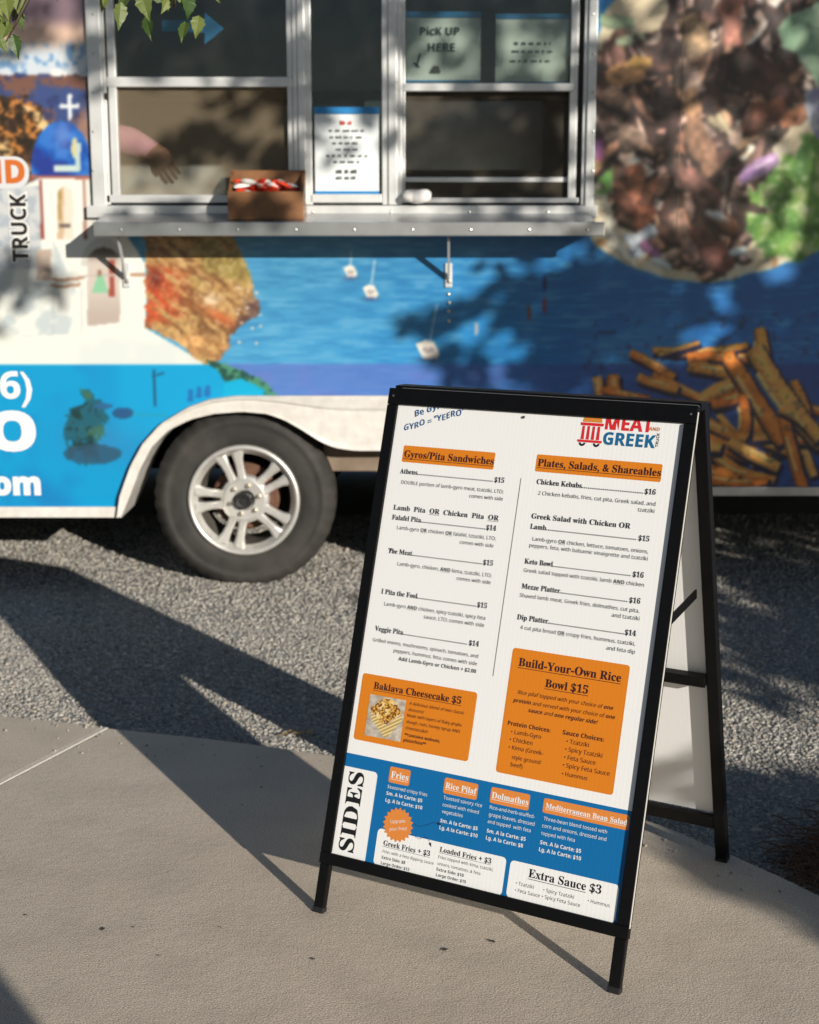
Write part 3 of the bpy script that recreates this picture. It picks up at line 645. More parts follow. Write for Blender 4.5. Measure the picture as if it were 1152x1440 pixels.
# --- wheels
def wheel(cx, cz, R, y0, parent, rot=0.0):
    """y0: outer face of the tyre; axis along y"""
    W = .20; c = (cx,y0,cz)
    g = thing_part('wheel', parent, c)
    n = 120
    pr = [(.205,.012),(.215,.004),(.235,.0),(.265,.001),(.285,.004),(.288,.002),(R-.03,.012),(R-.014,.026),(R-.003,.042),(R,.052),(R,.078),(R-.008,.080),(R-.008,.088),(R,.090),(R,.118),(R-.008,.120),(R-.008,.128),(R,.130),(R-.002,.158),(R-.03,.188),(.215,.198),(.20,.19)]
    def rm(k,j):
        if j in (7,8,9): return -.006 if (k//1)%3 == 0 else 0
        if j in (6,): return -.002 if k%3 == 0 else .001
        return 0
    t = MB(); t.lathe_y(c, pr, n, rm); t.build('tyre', M['tyre'], g, smooth=True)
    r = MB()
    r.lathe_y(c, [(.207,.016),(.207,.0),(.203,-.006),(.196,-.007),(.190,-.002),(.186,.012),(.176,.022),(.172,.030)], 72)
    ro = r.build('rim', M['rim'], g, smooth=True)
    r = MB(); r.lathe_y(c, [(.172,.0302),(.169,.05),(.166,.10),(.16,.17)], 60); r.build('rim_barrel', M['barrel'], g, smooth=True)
    hub = MB(); hub.lathe_y(c, [(.0,.028),(.036,.026),(.040,.016),(.074,.014),(.088,.024),(.092,.05),(.0,.05)], 48); hub.build('hub_plate', M['rim'], g, smooth=False)
    for q in range(5):
        th = rot+q*2*math.pi/5
        for sgn in (-1,1):
            s = MB(); sec = []
            for rr,off,hw,yy in ((.058,.018,.020,.016),(.088,.0195,.0150,.018),(.115,.0225,.0135,.018),(.145,.0270,.0155,.015),(.180,.0350,.0250,.012)):
                base = []
                for w_,dy in ((-hw,.030),(-hw,.006),(-hw*.55,.0),(hw*.55,.0),(hw,.006),(hw,.030)):
                    lx = rr; ly = sgn*(off+w_*sgn)
                    base.append((cx+lx*math.cos(th)-ly*math.sin(th), y0+yy+dy, cz+lx*math.sin(th)+ly*math.cos(th)))
                sec.append(base)
            V_ = [p for b_ in sec for p in b_]; F_ = []
            for i in range(4):
                for j in range(5): F_.append((i*6+j,i*6+j+1,i*6+6+j+1,i*6+6+j))
                F_.append((i*6+5,i*6,i*6+6,i*6+11))
            s.add(V_,F_); s.build('spoke', M['rim'], g)
    b = MB(); b.lathe_y((cx,y0+.085,cz), [(0,0),(.115,0),(.125,.01),(.125,.08)], 40); b.build('brake_drum', M['rust'], g)
    cp = MB(); cp.lathe_y(c, [(0,-.022),(.012,-.022),(.014,-.016),(.024,-.018),(.030,-.012),(.034,.026)], 32); cp.build('hub_cap', M['black_rubber'], g)
    nut = MB(); nut.lathe_y((0,0,0), [(0,-.014),(.006,-.014),(.010,-.006),(.010,.018)], 6); nm = nut.mesh('lug_nut'); nm.materials.append(M['nut'])
    for q in range(6):
        a = rot+.25+q*math.pi/3
        link('lug_nut', nm, None, g, Matrix.Translation((cx+.055*math.cos(a), y0+.016, cz+.055*math.sin(a))))
    return g
def thing_part(name, parent, c):
    """a part that only groups its own pieces (tyre, rim ...): drawn by its axle stub"""
    s = MB(); s.lathe_y(c, [(0,.06),(.03,.06),(.03,.30),(0,.30)], 16); return s.build(name, M['dark'], parent)
WR = .338
wc = on_y(343,704,YW+.005); WZc = wc[2]
print('wheel centre', wc, 'bottom', WZc-WR, 'ground', float(gz(0,YW)))
wheel(wc[0], WZc, WR, YW+.005, TR, math.radians(180))
wc2 = on_y(721,704,YW+.005); wheel(wc2[0], WZc, WR, YW+.005, TR, math.radians(75))
for yy in (YB-.2,):
    for cx in (wc[0], wc2[0]):
        t = MB(); t.lathe_y((cx,yy-.2,WZc), [(.0,.0),(.2,.0),(WR,.04),(WR,.16),(.2,.2),(0,.2)], 40); t.build('far_tyre', M['tyre'], TR)
# --- serving window unit
def frame_bars(name, bars, parent, m='alu', bevel=.002):
    mb = MB()
    for b in bars: pxbar(mb, *b)
    return mb.build(name, M[m], parent, bevel=bevel)
top = -150
fr_ = frame_bars('window_frame', [(122,top,141,290,YW-.022,.05),(141,top,147,288,YW-.010,.04),(822,top,828,288,YW-.010,.04),(828,top,840,290,YW-.022,.05),(122,289,840,306,YW-.026,.05)], TR)
frame_bars('gasket', [(147,top,151,287,YW+.004,.03),(814,top,822,287,YW+.014,.02),(147,284,822,289,YW+.000,.03)], fr_, 'gasket', 0)
rv = MB(); rv.lathe_y((0,0,0), [(0,-.003),(.004,-.002),(.005,.0),(.005,.002)], 8); rvm = rv.mesh('rivet'); rvm.materials.append(M['alu_dull'])
for py in range(20,290,55):
    for px in (131,834):
        p = on_y(px,py,YW-.022); link('rivet', rvm, None, fr_, Matrix.Translation((p[0],p[1],p[2])))
for px in range(220,830,110):
    p = on_y(px,298,YW-.026); link('rivet', rvm, None, fr_, Matrix.Translation((p[0],p[1],p[2])))
# left sliding sash
YS = YW-.004
ls = frame_bars('left_sash', [(150,top,161,276,YS,.03),(403,top,411,276,YS,.03),(150,108,411,122,YS-.004,.034),(150,274,411,285,YS-.006,.036)], TR)
ml = frame_bars('mullion', [(411,top,418,288,YW-.012,.04),(418,top,428,288,YW-.020,.048),(428,top,437,288,YW-.010,.04)], TR)
mr = frame_bars('mullion', [(537,top,546,288,YW-.012,.04),(546,top,558,288,YW-.020,.048),(558,top,565,288,YW-.010,.04)], TR)
ms = frame_bars('middle_sash', [(437,273,537,285,YS-.006,.036)], TR)
rs = frame_bars('right_sash', [(565,top,570,276,YS,.03),(803,top,814,280,YS+.010,.03),(565,117,808,128,YS-.004,.034),(565,278,814,285,YS-.006,.036)], TR)
sb = frame_bars('screen_bar', [(566,249,803,256,YW+.03,.012)], rs)
def pane(name, px0,py0,px1,py1,Y,m,parent):
    mb = MB(); mx,my=(px0+px1)/2,(py0+py1)/2
    mb.box(WX(px0,my,Y),WX(px1,my,Y),Y,Y+.004,WZ(mx,py1,Y),WZ(mx,py0,Y)); return mb.build(name, M[m], parent)
YG = YW+.012
pane('pane',160,top,405,110,YG,'glass',ls); pane('pane',436,top,538,276,YG,'glass',ms); pane('pane',569,top,805,119,YG,'glass',rs)
pane('insect_screen',160,118,405,278,YG+.008,'screen',ls); pane('insect_screen',569,124,805,282,YG+.02,'screen_shaded',rs)
lk = MB(); pxbar(lk,146,131,152,140,YW-.012,.02); lk.build('latch', M['gasket'], ls, bevel=.002)
# --- fold-down counter with brackets
YC = YW-.22
zb_, zf_ = WZ(480,300,YW-.03), WZ(480,313,YC); zl_ = WZ(480,332,YC)
xa_, xb_ = WX(133,320,YC), WX(838,320,YC)
ct = MB()
ct.hexa([(xa_,YC,zf_-.003),(xb_,YC,zf_-.003),(xb_,YW-.027,zb_-.003),(xa_,YW-.027,zb_-.003)],[(xa_,YC,zf_),(xb_,YC,zf_),(xb_,YW-.027,zb_),(xa_,YW-.027,zb_)])
cto = ct.build('counter', M['alu_dull'], TR)
ct = MB(); ct.box(xa_-.004,xb_+.03,YC-.004,YC+.016,zl_,zf_+.002); ct.build('counter_lip', M['alu_dull'], cto, bevel=.003)
for e0,e1 in ((xa_-.004,xa_+.02),(xb_-.02,xb_+.004)):
    ct = MB(); ct.box(e0,e1,YC+.017,YW-.03,zl_+.004,zf_-.004); ct.build('counter_end', M['alu_dull'], cto)
def bracket(px, lean):
    mb = MB(); p = on_y(px,334,YC+.05); q = on_y(px+lean,392,YW-.006)
    mb.bar((p[0],p[1],p[2]), (q[0],q[1],q[2]), .016, .008, up=(1,0,0)); mb.box(q[0]-.012,q[0]+.012,YW-.008,YW,q[2]-.03,q[2]+.055)
    b = mb.build('bracket', M['alu'], cto, bevel=.001)
    k = MB(); k.lathe_y((q[0]+.003,YW-.012,q[2]-.008), [(0,-.006),(.006,-.005),(.008,0),(.008,.006)], 8); k.build('bolt', M['nut'], b)
    return q
q = bracket(166,12); q2 = bracket(631,0)
for i,(dx,dz) in enumerate(((0,-.055),(.002,-.085),(.0,-.115),(.002,-.15))):
    k = MB(); k.lathe_y((q2[0]+dx,YW-.002,q2[2]+dz), [(0,-.005),(.005,-.004),(.007,.0),(.007,.002)], 8); k.build('screw', M['nut'], cto)
for px in (948,):                                 # overlapping skin joint
    x_ = WX(px,430)
    for za,zb in ((WZ(px,330),gz1),):
        sm = MB(); sm.box(x_-.0012,x_+.0012,YW-.0012,YW+.001,za,zb); sm.build('skin_joint', M['chassis'], TR)
for px in range(170,830,82):
    p = on_y(px,323,YC-.004); link('rivet', rvm, None, cto, Matrix.Translation((p[0],p[1],p[2])))
# --- lettering on the wrap (flat vinyl)
def wall_text(txt, px0, px1, pyb, m, bold=.03, serif=False, name='vinyl_lettering', off=.0015, hscale=1.0, ref=None):
    V_,F_,w,_ = text_geo(txt, bold, serif); xa,xb = WX(px0,pyb), WX(px1,pyb); z = WZ((px0+px1)/2,pyb)
    mnx,mxx = V_[:,0].min(), V_[:,0].max(); s = (xb-xa)/(mxx-mnx)
    mb = MB(); mb.add([((v[0]-mnx)*s+xa, YW-off, v[1]*s*hscale+z) for v in V_], F_); return mb.build(name, M[m], TR)
M['vinyl_white'] = mat('vinyl_white', (.74,.73,.70), .4)
M['vinyl_orange'] = mat('vinyl_orange', (.50,.12,.015), .4)
M['vinyl_black'] = mat('vinyl_black', (.012,.010,.010), .4)
M['vinyl_silver'] = mat('vinyl_silver', (.55,.56,.57), .4)
M['vinyl_blue'] = mat('vinyl_blue', (.02,.10,.40), .4)
M['vinyl_red'] = mat('vinyl_red', (.55,.02,.03), .4)
wall_text('6)', 1, 46, 560, 'vinyl_white', .035, hscale=.95)
wall_text('O', -14, 52, 632, 'vinyl_white', .06, hscale=.82)
wall_text('om', -9, 58, 695, 'vinyl_white', .06, hscale=1.0)
def vpill(px0,py0,px1,py1,m,off,name='vinyl_outline',r=None):
    x0,x1 = WX(px0,(py0+py1)/2),WX(px1,(py0+py1)/2); z0,z1 = WZ((px0+px1)/2,py1),WZ((px0+px1)/2,py0); r = r or min(x1-x0,z1-z0)*.45
    pts = []
    for cx,cz,a0 in ((x1-r,z1-r,0),(x0+r,z1-r,90),(x0+r,z0+r,180),(x1-r,z0+r,270)):
        for k in range(7): a = math.radians(a0+k*15); pts.append((cx+r*math.cos(a),cz+r*math.sin(a)))
    mb = MB(); mb.add([(x,YW-off,z) for x,z in pts],[tuple(range(len(pts)))]); return mb.build(name, M[m], TR)
vpill(-60,220,41,265,'vinyl_silver',.0010); wall_text('AND', -60, 36, 257, 'vinyl_orange', .05, off=.002, hscale=1.0)
# TRUCK set vertically inside a white outline
V_,F_,w,_ = text_geo('TRUCK', .045)
zb0 = WZ(24,368); zt0 = WZ(24,272); mn_ = V_[:,0].min(); s = (zt0-zb0)/(V_[:,0].max()-mn_); xr = WX(38,320); sh_ = (WX(38,320)-WX(16,320))/.72
for bold_,m_n,off in ((.105,'vinyl_white',.0010),(.045,'vinyl_black',.0022)):
    Vt,Ft,_,_ = text_geo('TRUCK', bold_)
    mb = MB(); mb.add([(xr-v[1]*sh_, YW-off, zb0+(v[0]-mn_)*s) for v in Vt], Ft)
    mb.build('vinyl_lettering' if bold_ < .05 else 'vinyl_outline', M[m_n], TR)
# ------------------------------------------------------------------ things on and in the serving window
def zc(Y): return zb_+(zf_-zb_)*((YW-.027)-Y)/((YW-.027)-YC)       # counter top height at depth Y
# wooden box of candy
YBX = YC+.055
x0,x1 = WX(320,280,YBX), WX(427,280,YBX); zf = zc(YBX)+.001; hf = WZ(373,269,YBX)-zf; hb = WZ(373,240,YBX+.15)-zf
BX = thing('wooden_box', ((x0+x1)/2,YBX+.07,zf), 'small open wooden box of sweets on the serving counter', 'box')
dp = .125; sl_ = (zb_-zf_)/((YW-.027)-YC)
def bxp(y): return zf+sl_*(y-YBX)
b = MB(); b.hexa([(x0,YBX,zf),(x1,YBX,zf),(x1,YBX+.012,bxp(YBX+.012)),(x0,YBX+.012,bxp(YBX+.012))],[(x0,YBX,zf+hf),(x1,YBX,zf+hf),(x1,YBX+.012,zf+hf),(x0,YBX+.012,zf+hf)]); b.build('front_board', M['wood'], BX, bevel=.002)
b = MB(); b.box(x0,x1,YBX+dp-.012,YBX+dp,bxp(YBX+dp),zf+hb); b.build('back_board', M['wood'], BX, bevel=.002)
for xs_ in ((x0+.0005,x0+.012),(x1-.012,x1-.0005)):
    b = MB(); y0,y1 = YBX+.0125,YBX+dp-.0125
    b.hexa([(xs_[0],y0,bxp(y0)),(xs_[1],y0,bxp(y0)),(xs_[1],y1,bxp(y1)),(xs_[0],y1,bxp(y1))],[(xs_[0],y0,zf+hf),(xs_[1],y0,zf+hf),(xs_[1],y1,zf+hb-.004),(xs_[0],y1,zf+hb-.004)]); b.build('side_board', M['wood'], BX, bevel=.002)
b = MB(); b.box(x0+.0125,x1-.0125,YBX+.0125,YBX+dp-.0125,bxp(YBX+dp)+.0,bxp(YBX+dp)+.008); b.build('bottom_board', M['wood'], BX)
def packet_mesh(name):
    mb = MB(); L,Wd,T = .030,.015,.009; nx,ny = 6,4; V_=[];F_=[]
    for sg in (1,-1):
        for i in range(nx+1):
            for j in range(ny+1):
                u = i/nx*2-1; v = j/ny*2-1; V_.append((u*L,v*Wd*(1-.1*abs(u)),sg*T*(1-u*u)**.5*(1-v*v)**.5))
    m_ = (nx+1)*(ny+1)
    for sg in (0,1):
        for i in range(nx):
            for j in range(ny): F_.append((sg*m_+i*(ny+1)+j,sg*m_+(i+1)*(ny+1)+j,sg*m_+(i+1)*(ny+1)+j+1,sg*m_+i*(ny+1)+j+1))
    mb.add(V_,F_); return mb
r_ = random.Random(3)
for k in range(34):
    pk = packet_mesh('sweet_packet'); colr = 'candy_red' if k%5 in (0,2,4) else 'candy_white'
    layer = k//9; xx = x0+.035+(x1-x0-.07)*((k%9)+.5)/9+r_.uniform(-.008,.008); yy = YBX+.032+r_.uniform(0,.055)
    o = pk.build('sweet_packet', M[colr], None, smooth=True, xf=Matrix.Translation((xx,yy,zf+hf-.006+layer*.013)) @ Matrix.Rotation(r_.uniform(0,6.28),4,'Z') @ Matrix.Rotation(r_.uniform(-.5,.5),4,'X') @ Matrix.Rotation(r_.uniform(-.4,.4),4,'Y'))
    tag(o, 'red wrapped sweet in the wooden box on the counter' if colr == 'candy_red' else 'white wrapped sweet in the wooden box on the counter', 'sweet', 'red sweets in the wooden box' if colr == 'candy_red' else 'white sweets in the wooden box')
# rolled cloth on the sill
p0 = on_y(568,277,YW-.045); p1 = on_y(605,276,YW-.045); zs_ = WZ(585,285,YW-.045)
mb = MB(); n_ = 9; pts=[]; rd=[]
for i in range(n_):
    t = i/(n_-1); pts.append((p0[0]*(1-t)+p1[0]*t, YW-.045+.004*math.sin(t*7), zs_+.022+.002*math.sin(t*9))); rd.append((.013,.020,.022,.0235,.024,.024,.0235,.022,.016)[i])
mb.tube(pts, rd, 14); mb.tube([(p0[0]-.004,YW-.05,zs_+.020),(p0[0]+.03,YW-.052,zs_+.021)], [.010,.019], 10)
o = mb.build('rolled_cloth', M['cloth_white'], smooth=True); tag(o, 'white rolled paper towel lying on the window sill', 'towel')
# paper notices on the glass
def sheet(name, px0,py0,px1,py1,Y,label,cat,stripes=(.09,.05),tilt=0):
    mx,my = (px0+px1)/2,(py0+py1)/2
    x0,x1,z0,z1 = WX(px0,my,Y),WX(px1,my,Y),WZ(mx,py1,Y),WZ(mx,py0,Y)
    T_ = thing(name, (mx*0+(x0+x1)/2,Y,z0), label, cat)
    b = MB(); nseg = 8
    for i in range(nseg+1):
        t = i/nseg; zz = z0*(1-t)+z1*t; bow = .004*math.sin(t*math.pi)
        b.v += [(x0,Y-bow,zz),(x1,Y-bow*.6,zz)]
    for i in range(nseg): b.f.append((2*i,2*i+1,2*i+3,2*i+2))
    b.build('sheet', M['paper'], T_)
    h = z1-z0
    b = MB(); b.box(x0-.002,x1+.002,Y-.0055,Y-.0045,z1-h*stripes[0],z1+.001); b.build('blue_stripe', M['blue_tape'], T_)
    b = MB(); b.box(x0-.001,x1+.001,Y-.0055,Y-.0045,z0,z0+h*stripes[1]); b.build('blue_stripe', M['blue_tape'], T_)
    return T_,x0,x1,z0,z1
def smudges(T_, rows, x0, x1, z0, z1, Y, m='ink', seed=1, name='blurred_print'):
    r2 = random.Random(seed); b = MB()
    for cz,w,hh in rows:
        xc = (x0+x1)/2; wid = (x1-x0)*w; xx = xc-wid/2; zz = z0+(z1-z0)*cz; H = (z1-z0)*hh
        while xx < xc+wid/2-.004:
            L = r2.uniform(.010,.026); e = min(xx+L, xc+wid/2); k = xx
            while k < e-.003:      # little letter-like strokes
                s_ = r2.uniform(.0030,.0048); b.add([(k,Y,zz),(k+s_*.7,Y,zz),(k+s_*.7,Y,zz+H*r2.uniform(.7,1.1)),(k,Y,zz+H*r2.uniform(.7,1.1))],[(0,1,2,3)]); k += s_*1.15
            xx = e+.008
    b.build(name, M[m], T_)
T_,x0,x1,z0,z1 = sheet('paper_notice', 443,151,533,273,YW-.002,'white paper notice with blue stripes taped in the narrow middle window','notice',(.075,.035))
smudges(T_, [(.72,.55,.026),(.645,.52,.026),(.575,.44,.026),(.505,.34,.024),(.43,.64,.026),(.36,.42,.026)], x0,x1,z0,z1,YW-.0085,'print_grey',4)
smudges(T_, [(.80,.2,.05)], x0,x1,z0,z1,YW-.0085,'ink_red',5,'red_emblem'); smudges(T_, [(.24,.34,.045),(.17,.34,.04)], x0,x1,z0,z1,YW-.0085,'print_grey',6)
YP = YW+.016+.016
T_,x0,x1,z0,z1 = sheet('paper_sign', 571,17,676,116,YP,'white paper sign reading pick up here, behind the right window glass','sign',(.08,.03))
def sheet_text(T_, txt, xa, xb, z, Y, m='ink', bold=.02, name='hand_lettering'):
    V_,F_,w,_ = text_geo(txt, bold); s = (xb-xa)/(V_[:,0].max()-V_[:,0].min())
    b = MB(); b.add([(xa+(v[0]-V_[:,0].min())*s,Y,z+v[1]*s) for v in V_],F_); b.build(name, M[m], T_)
sheet_text(T_, 'PicK UP', WX(591,50,YP), WX(646,50,YP), WZ(620,50,YP), YP-.009); sheet_text(T_, 'HERE', WX(602,72,YP), WX(640,72,YP), WZ(620,73,YP), YP-.009)
b = MB(); cx_ = WX(612,100,YP); cz_ = WZ(612,98,YP)
b.add([(cx_-.02,YP-.009,cz_-.012),(cx_+.02,YP-.009,cz_-.012),(cx_+.012,YP-.009,cz_+.012),(cx_-.006,YP-.009,cz_+.012)],[(0,1,2,3)])
cx_ = WX(585,80,YP); cz_ = WZ(585,88,YP); b.add([(cx_,YP-.009,cz_-.016),(cx_+.006,YP-.009,cz_-.016),(cx_+.018,YP-.009,cz_+.03),(cx_+.012,YP-.009,cz_+.03)],[(0,1,2,3)]); b.add([(cx_-.01,YP-.009,cz_-.004),(cx_+.012,YP-.009,cz_-.02),(cx_+.014,YP-.009,cz_-.014),(cx_-.006,YP-.009,cz_+.002)],[(0,1,2,3)])
b.build('doodle', M['print_grey'], T_)
T_,x0,x1,z0,z1 = sheet('paper_sheet', 697,20,800,117,YP,'pale paper sheet with glare beside the pick up sign in the window','notice',(.07,.02))
smudges(T_, [(.55,.5,.05),(.44,.56,.04),(.30,.6,.04)], x0,x1,z0,z1,YP-.0065,'print_grey',9)
# blue arrow inside the upper left pane
YA = YW+.05
A_ = [(228,28),(288,28),(288,18),(315,40),(288,62),(288,46),(228,44)]
mb = MB(); mb.prism_y([(WX(x,y,YA),WZ(x,y,YA)) for x,y in A_], YA, YA+.004); o = mb.build('arrow_sign', M['blue_tape']); tag(o, 'blue arrow pointing right stuck inside the upper left window', 'sign')

# ------------------------------------------------------------------ person behind the left screen
def person():
    P = {}
    YPn = YW+.42
    sh = on_y(52,110,YPn+.05); el = on_y(112,176,YPn-.06); wr = on_y(219,211,YPn-.10)
    sh,el,wr = map(Vector,(sh,el,wr))
    hip = Vector((sh.x-.34, YPn+.30, 1.55)); chest = sh+Vector((-.20,.10,-.06)); neck = chest+Vector((.02,-.01,.16)); 
    verts = [hip, hip.lerp(chest,.5)+Vector((0,.03,0)), chest, neck, neck+Vector((.02,-.02,.10)), neck+Vector((.04,-.05,.24)),
             sh, el, wr,                                             # 6..8 near arm
             chest+Vector((-.20,.06,.02)), chest+Vector((-.30,-.06,-.22)), chest+Vector((-.12,-.26,-.30)),   # 9..11 other arm
             hip+Vector((.09,-.02,-.10)), Vector((hip.x+.10,YPn+.28,FLOOR+.50)), Vector((hip.x+.10,YPn+.34,FLOOR+.09)), Vector((hip.x+.11,YPn+.16,FLOOR+.05)),
             hip+Vector((-.09,.02,-.10)), Vector((hip.x-.12,YPn+.34,FLOOR+.50)), Vector((hip.x-.12,YPn+.40,FLOOR+.09)), Vector((hip.x-.13,YPn+.22,FLOOR+.05))]
    rads = [.14,.135,.15,.065,.075,.10, .085,.080,.052, .085,.06,.036, .10,.065,.05,.035, .10,.065,.05,.035]
    edges = [(0,1),(1,2),(2,3),(3,4),(4,5),(2,6),(6,7),(7,8),(2,9),(9,10),(10,11),(0,12),(12,13),(13,14),(14,15),(0,16),(16,17),(17,18),(18,19)]
    # hand: palm and five fingers hanging down from the wrist
    d = (Vector(on_y(247,258,YPn-.10))-wr).normalized(); side = Vector((0,-1,0)).cross(d).normalized()
    palm = wr+d*.062; verts.append(palm); rads.append(.034); edges.append((8,len(verts)-1)); pi = len(verts)-1
    for k,(off,L) in enumerate(((-.030,.052),(-.010,.062),(.011,.058),(.030,.046))):
        a = palm+side*off+d*.012; b_ = a+d*L*.55+Vector((0,-.012,0)); c_ = b_+d*L*.45+Vector((.004,.010,0))
        n0 = len(verts); verts += [a,b_,c_]; rads += [.0105,.0095,.0075]; edges += [(pi,n0),(n0,n0+1),(n0+1,n0+2)]
    n0 = len(verts); a = wr+d*.03-side*.032; verts += [a, a+d*.030-side*.016, a+d*.056-side*.014]; rads += [.013,.011,.008]; edges += [(8,n0),(n0,n0+1),(n0+1,n0+2)]
    me = bpy.data.meshes.new('person'); me.from_pydata([v[:] for v in verts], edges, []); me.update()
    o = bpy.data.objects.new('person', me); COL.objects.link(o)
    md = o.modifiers.new('skin','SKIN'); o.modifiers.new('sub','SUBSURF').levels = 2
    sv = me.skin_vertices[0].data
    for i,r in enumerate(rads): sv[i].radius = (r,r); sv[i].use_root = (i == 0)
    dg = bpy.context.evaluated_depsgraph_get(); dg.update()
    m2 = bpy.data.meshes.new_from_object(o.evaluated_get(dg)); o.modifiers.clear(); o.data = m2; m2.name = 'person'
    for k_ in ('skin','shirt','trousers'): m2.materials.append(M[k_])
    for p in m2.polygons:
        c = p.center; p.use_smooth = True
        handd = (c-wr).dot(d) > -.005 and (c-wr).length < .25
        if handd or c.z > neck.z-.02: p.material_index = 0
        elif c.z < hip.z-.02: p.material_index = 2
        else: p.material_index = 1
    hc = neck+Vector((.04,-.04,.19))
    hm = MB(); hm.lathe_y((0,0,0), [(0,-.09),(.06,-.08),(.095,-.04),(.105,.02),(.09,.08),(.05,.11),(0,.12)], 20)
    hair = hm.build('hair', M['hair'], o, smooth=True, xf=Matrix.Translation(hc+Vector((0,.035,.04))))
    tag(o, 'person in a pink shirt reaching down behind the left window screen', 'person'); return o
person()

# ------------------------------------------------------------------ the A-frame menu sign
SX, SY, YAW, LEAN = 0.08737, 2.43355, -0.51432, 0.30003
WO, HO, FS, FT, FB, LEG, DEP = .597, .8981, .02353, .03346, .02262, .09633, .632
W = WO+2*FS; HH = LEG+FB+HO+FT
SIGN = thing('menu_sign', (SX,SY,0), 'black folding A-frame sidewalk sign with a white, orange and blue printed menu', 'sign', rz=YAW)
cl, sn = math.cos(LEAN), math.sin(LEAN)
def fr(u, v, w): return (u, v*sn-w*cl, v*cl+w*sn)                 # front leaf: u across, v up the leaf, w out towards the reader
TOPY = HH*sn+.05
LB = math.atan2(DEP-TOPY, HH*cl); cb, sb_ = math.cos(LB), math.sin(LB)
HB = HH*cl/cb
def bk(u, v, w): return (u, DEP-v*sb_+w*cb, v*cb+w*sb_)            # back leaf, w out to the back
IDN = Matrix.Identity(4)
def leafbox(mb, f, u0,u1,v0,v1,w0,w1):
    mb.hexa([f(u0,v0,w0),f(u1,v0,w0),f(u1,v1,w0),f(u0,v1,w0)],[f(u0,v0,w1),f(u1,v0,w1),f(u1,v1,w1),f(u0,v1,w1)]); return mb
def part(mb, name, m, parent=SIGN, **k): return mb.build(name, M[m], parent, xf=IDN, **k)
REC = .006                                                        # poster lies this far behind the frame face
v0,v1 = LEG, HH
for sgn in (-1,1):
    a,b = sorted((sgn*WO/2, sgn*W/2)); m = MB(); leafbox(m, fr, a,b, v0+FB+.0005,v1-FT-.0005, -.014,0); part(m,'frame_side','black_frame',bevel=.0018)
m = MB(); leafbox(m, fr, -W/2,W/2, v1-FT,v1, -.0141,.0003); part(m,'frame_top','black_frame',bevel=.002)
m = MB(); leafbox(m, fr, -W/2,W/2, v0,v0+FB, -.0141,.0003); part(m,'frame_bottom','black_frame',bevel=.0018)
for sgn in (-1,1):
    a,b = sorted((sgn*(W/2-.0025), sgn*(W/2-.0245))); m = MB(); leafbox(m, fr, a,b, .003,LEG-.0005, -.015,-.001); lg = part(m,'leg','black_frame',bevel=.0018)
    m = MB(); leafbox(m, fr, a-.001,b+.001, 0,.012, -.016,0); part(m,'foot_cap','black_rubber',lg,bevel=.002)
# thin pale strip standing in for the sun glint down the frame edge
m = MB(); leafbox(m, fr, W/2+.0002,W/2+.0014, LEG+.02,HH-.012, -.0036,-.0002); part(m,'edge_glint','glint_grey')
m = MB(); leafbox(m, fr, -W/2+.03,W/2-.002, HH+.0002,HH+.001, -.0136,-.0006); part(m,'top_sheen','sheen_grey')  # grey strip standing in for the sky's reflection on the frame top
for u in (-W/2+.012, W/2-.012):
    m = MB(); c = fr(u,HH-.016,0); m.lathe_y((0,0,0),[(0,-.0015),(.0022,-.001),(.003,0.0006)],8); m.build('screw',M['edge_metal'],SIGN,xf=Matrix.Translation(c)@Matrix.Rotation(-LEAN,4,'X'))
m = MB(); c = fr(-.02,HH-FT-.008,-.004); m.lathe_y((0,0,0),[(0,-.0015),(.0022,-.001),(.003,0.0006)],8); m.build('screw',M['print_grey'],SIGN,xf=Matrix.Translation(c)@Matrix.Rotation(-LEAN,4,'X'))
# back leaf
for sgn in (-1,1):
    a,b = sorted((sgn*(W/2-.024), sgn*W/2)); m = MB(); leafbox(m, bk, a,b, .003,HB-.006, -.015,.008); lg = part(m,'back_leg','black_frame',bevel=.0018)
    m = MB(); leafbox(m, bk, a-.001,b+.001, 0,.012, -.016,.009); part(m,'foot_cap','black_rubber',lg,bevel=.002)
hw = W/2-.0245
m = MB(); leafbox(m, bk, -hw,hw, LEG-.01,LEG+.018, -.014,-.0005); part(m,'back_rail','black_frame',bevel=.0015)
m = MB(); leafbox(m, bk, -hw,hw, .438,.462, -.024,-.006); part(m,'back_rail','black_frame',bevel=.0015)
m = MB(); leafbox(m, bk, -hw,hw, HB-.045,HB-.006, -.014,-.0005); part(m,'back_rail','black_frame',bevel=.0015)
m = MB(); leafbox(m, bk, -hw+.0005,hw-.0005, LEG+.0185,HB-.0455, .003,.006); part(m,'back_board','board_white')
# top hinge plate, spreader arms
p0 = fr(0,HH,-.022); m = MB(); m.box(-W/2+.004,W/2,p0[1]-.004,TOPY+.002,HH*cl-.012,HH*cl+.003); part(m,'hinge_plate','black_frame',bevel=.0015)
for sgn in (-1,1):
    u = sgn*(W/2-.03); a = fr(u,.635,-.03); b = bk(u,.655,-.03); m = MB(); m.bar(a,b,.004,.018,up=(0,0,1)); sp = part(m,'spreader_arm','black_frame',bevel=.001)
    a = Vector(a).lerp(Vector(b),.12); m = MB(); m.tube([a+Vector((.002,0,0)),a+Vector((.007,0,0))],.005,10); part(m,'bolt','edge_metal',sp)
# poster
WP = -REC
pm = MB(); leafbox(pm, fr, -WO/2-.004,WO/2+.004, LEG+FB-.004,LEG+FB+HO+.004, WP-.004,WP)
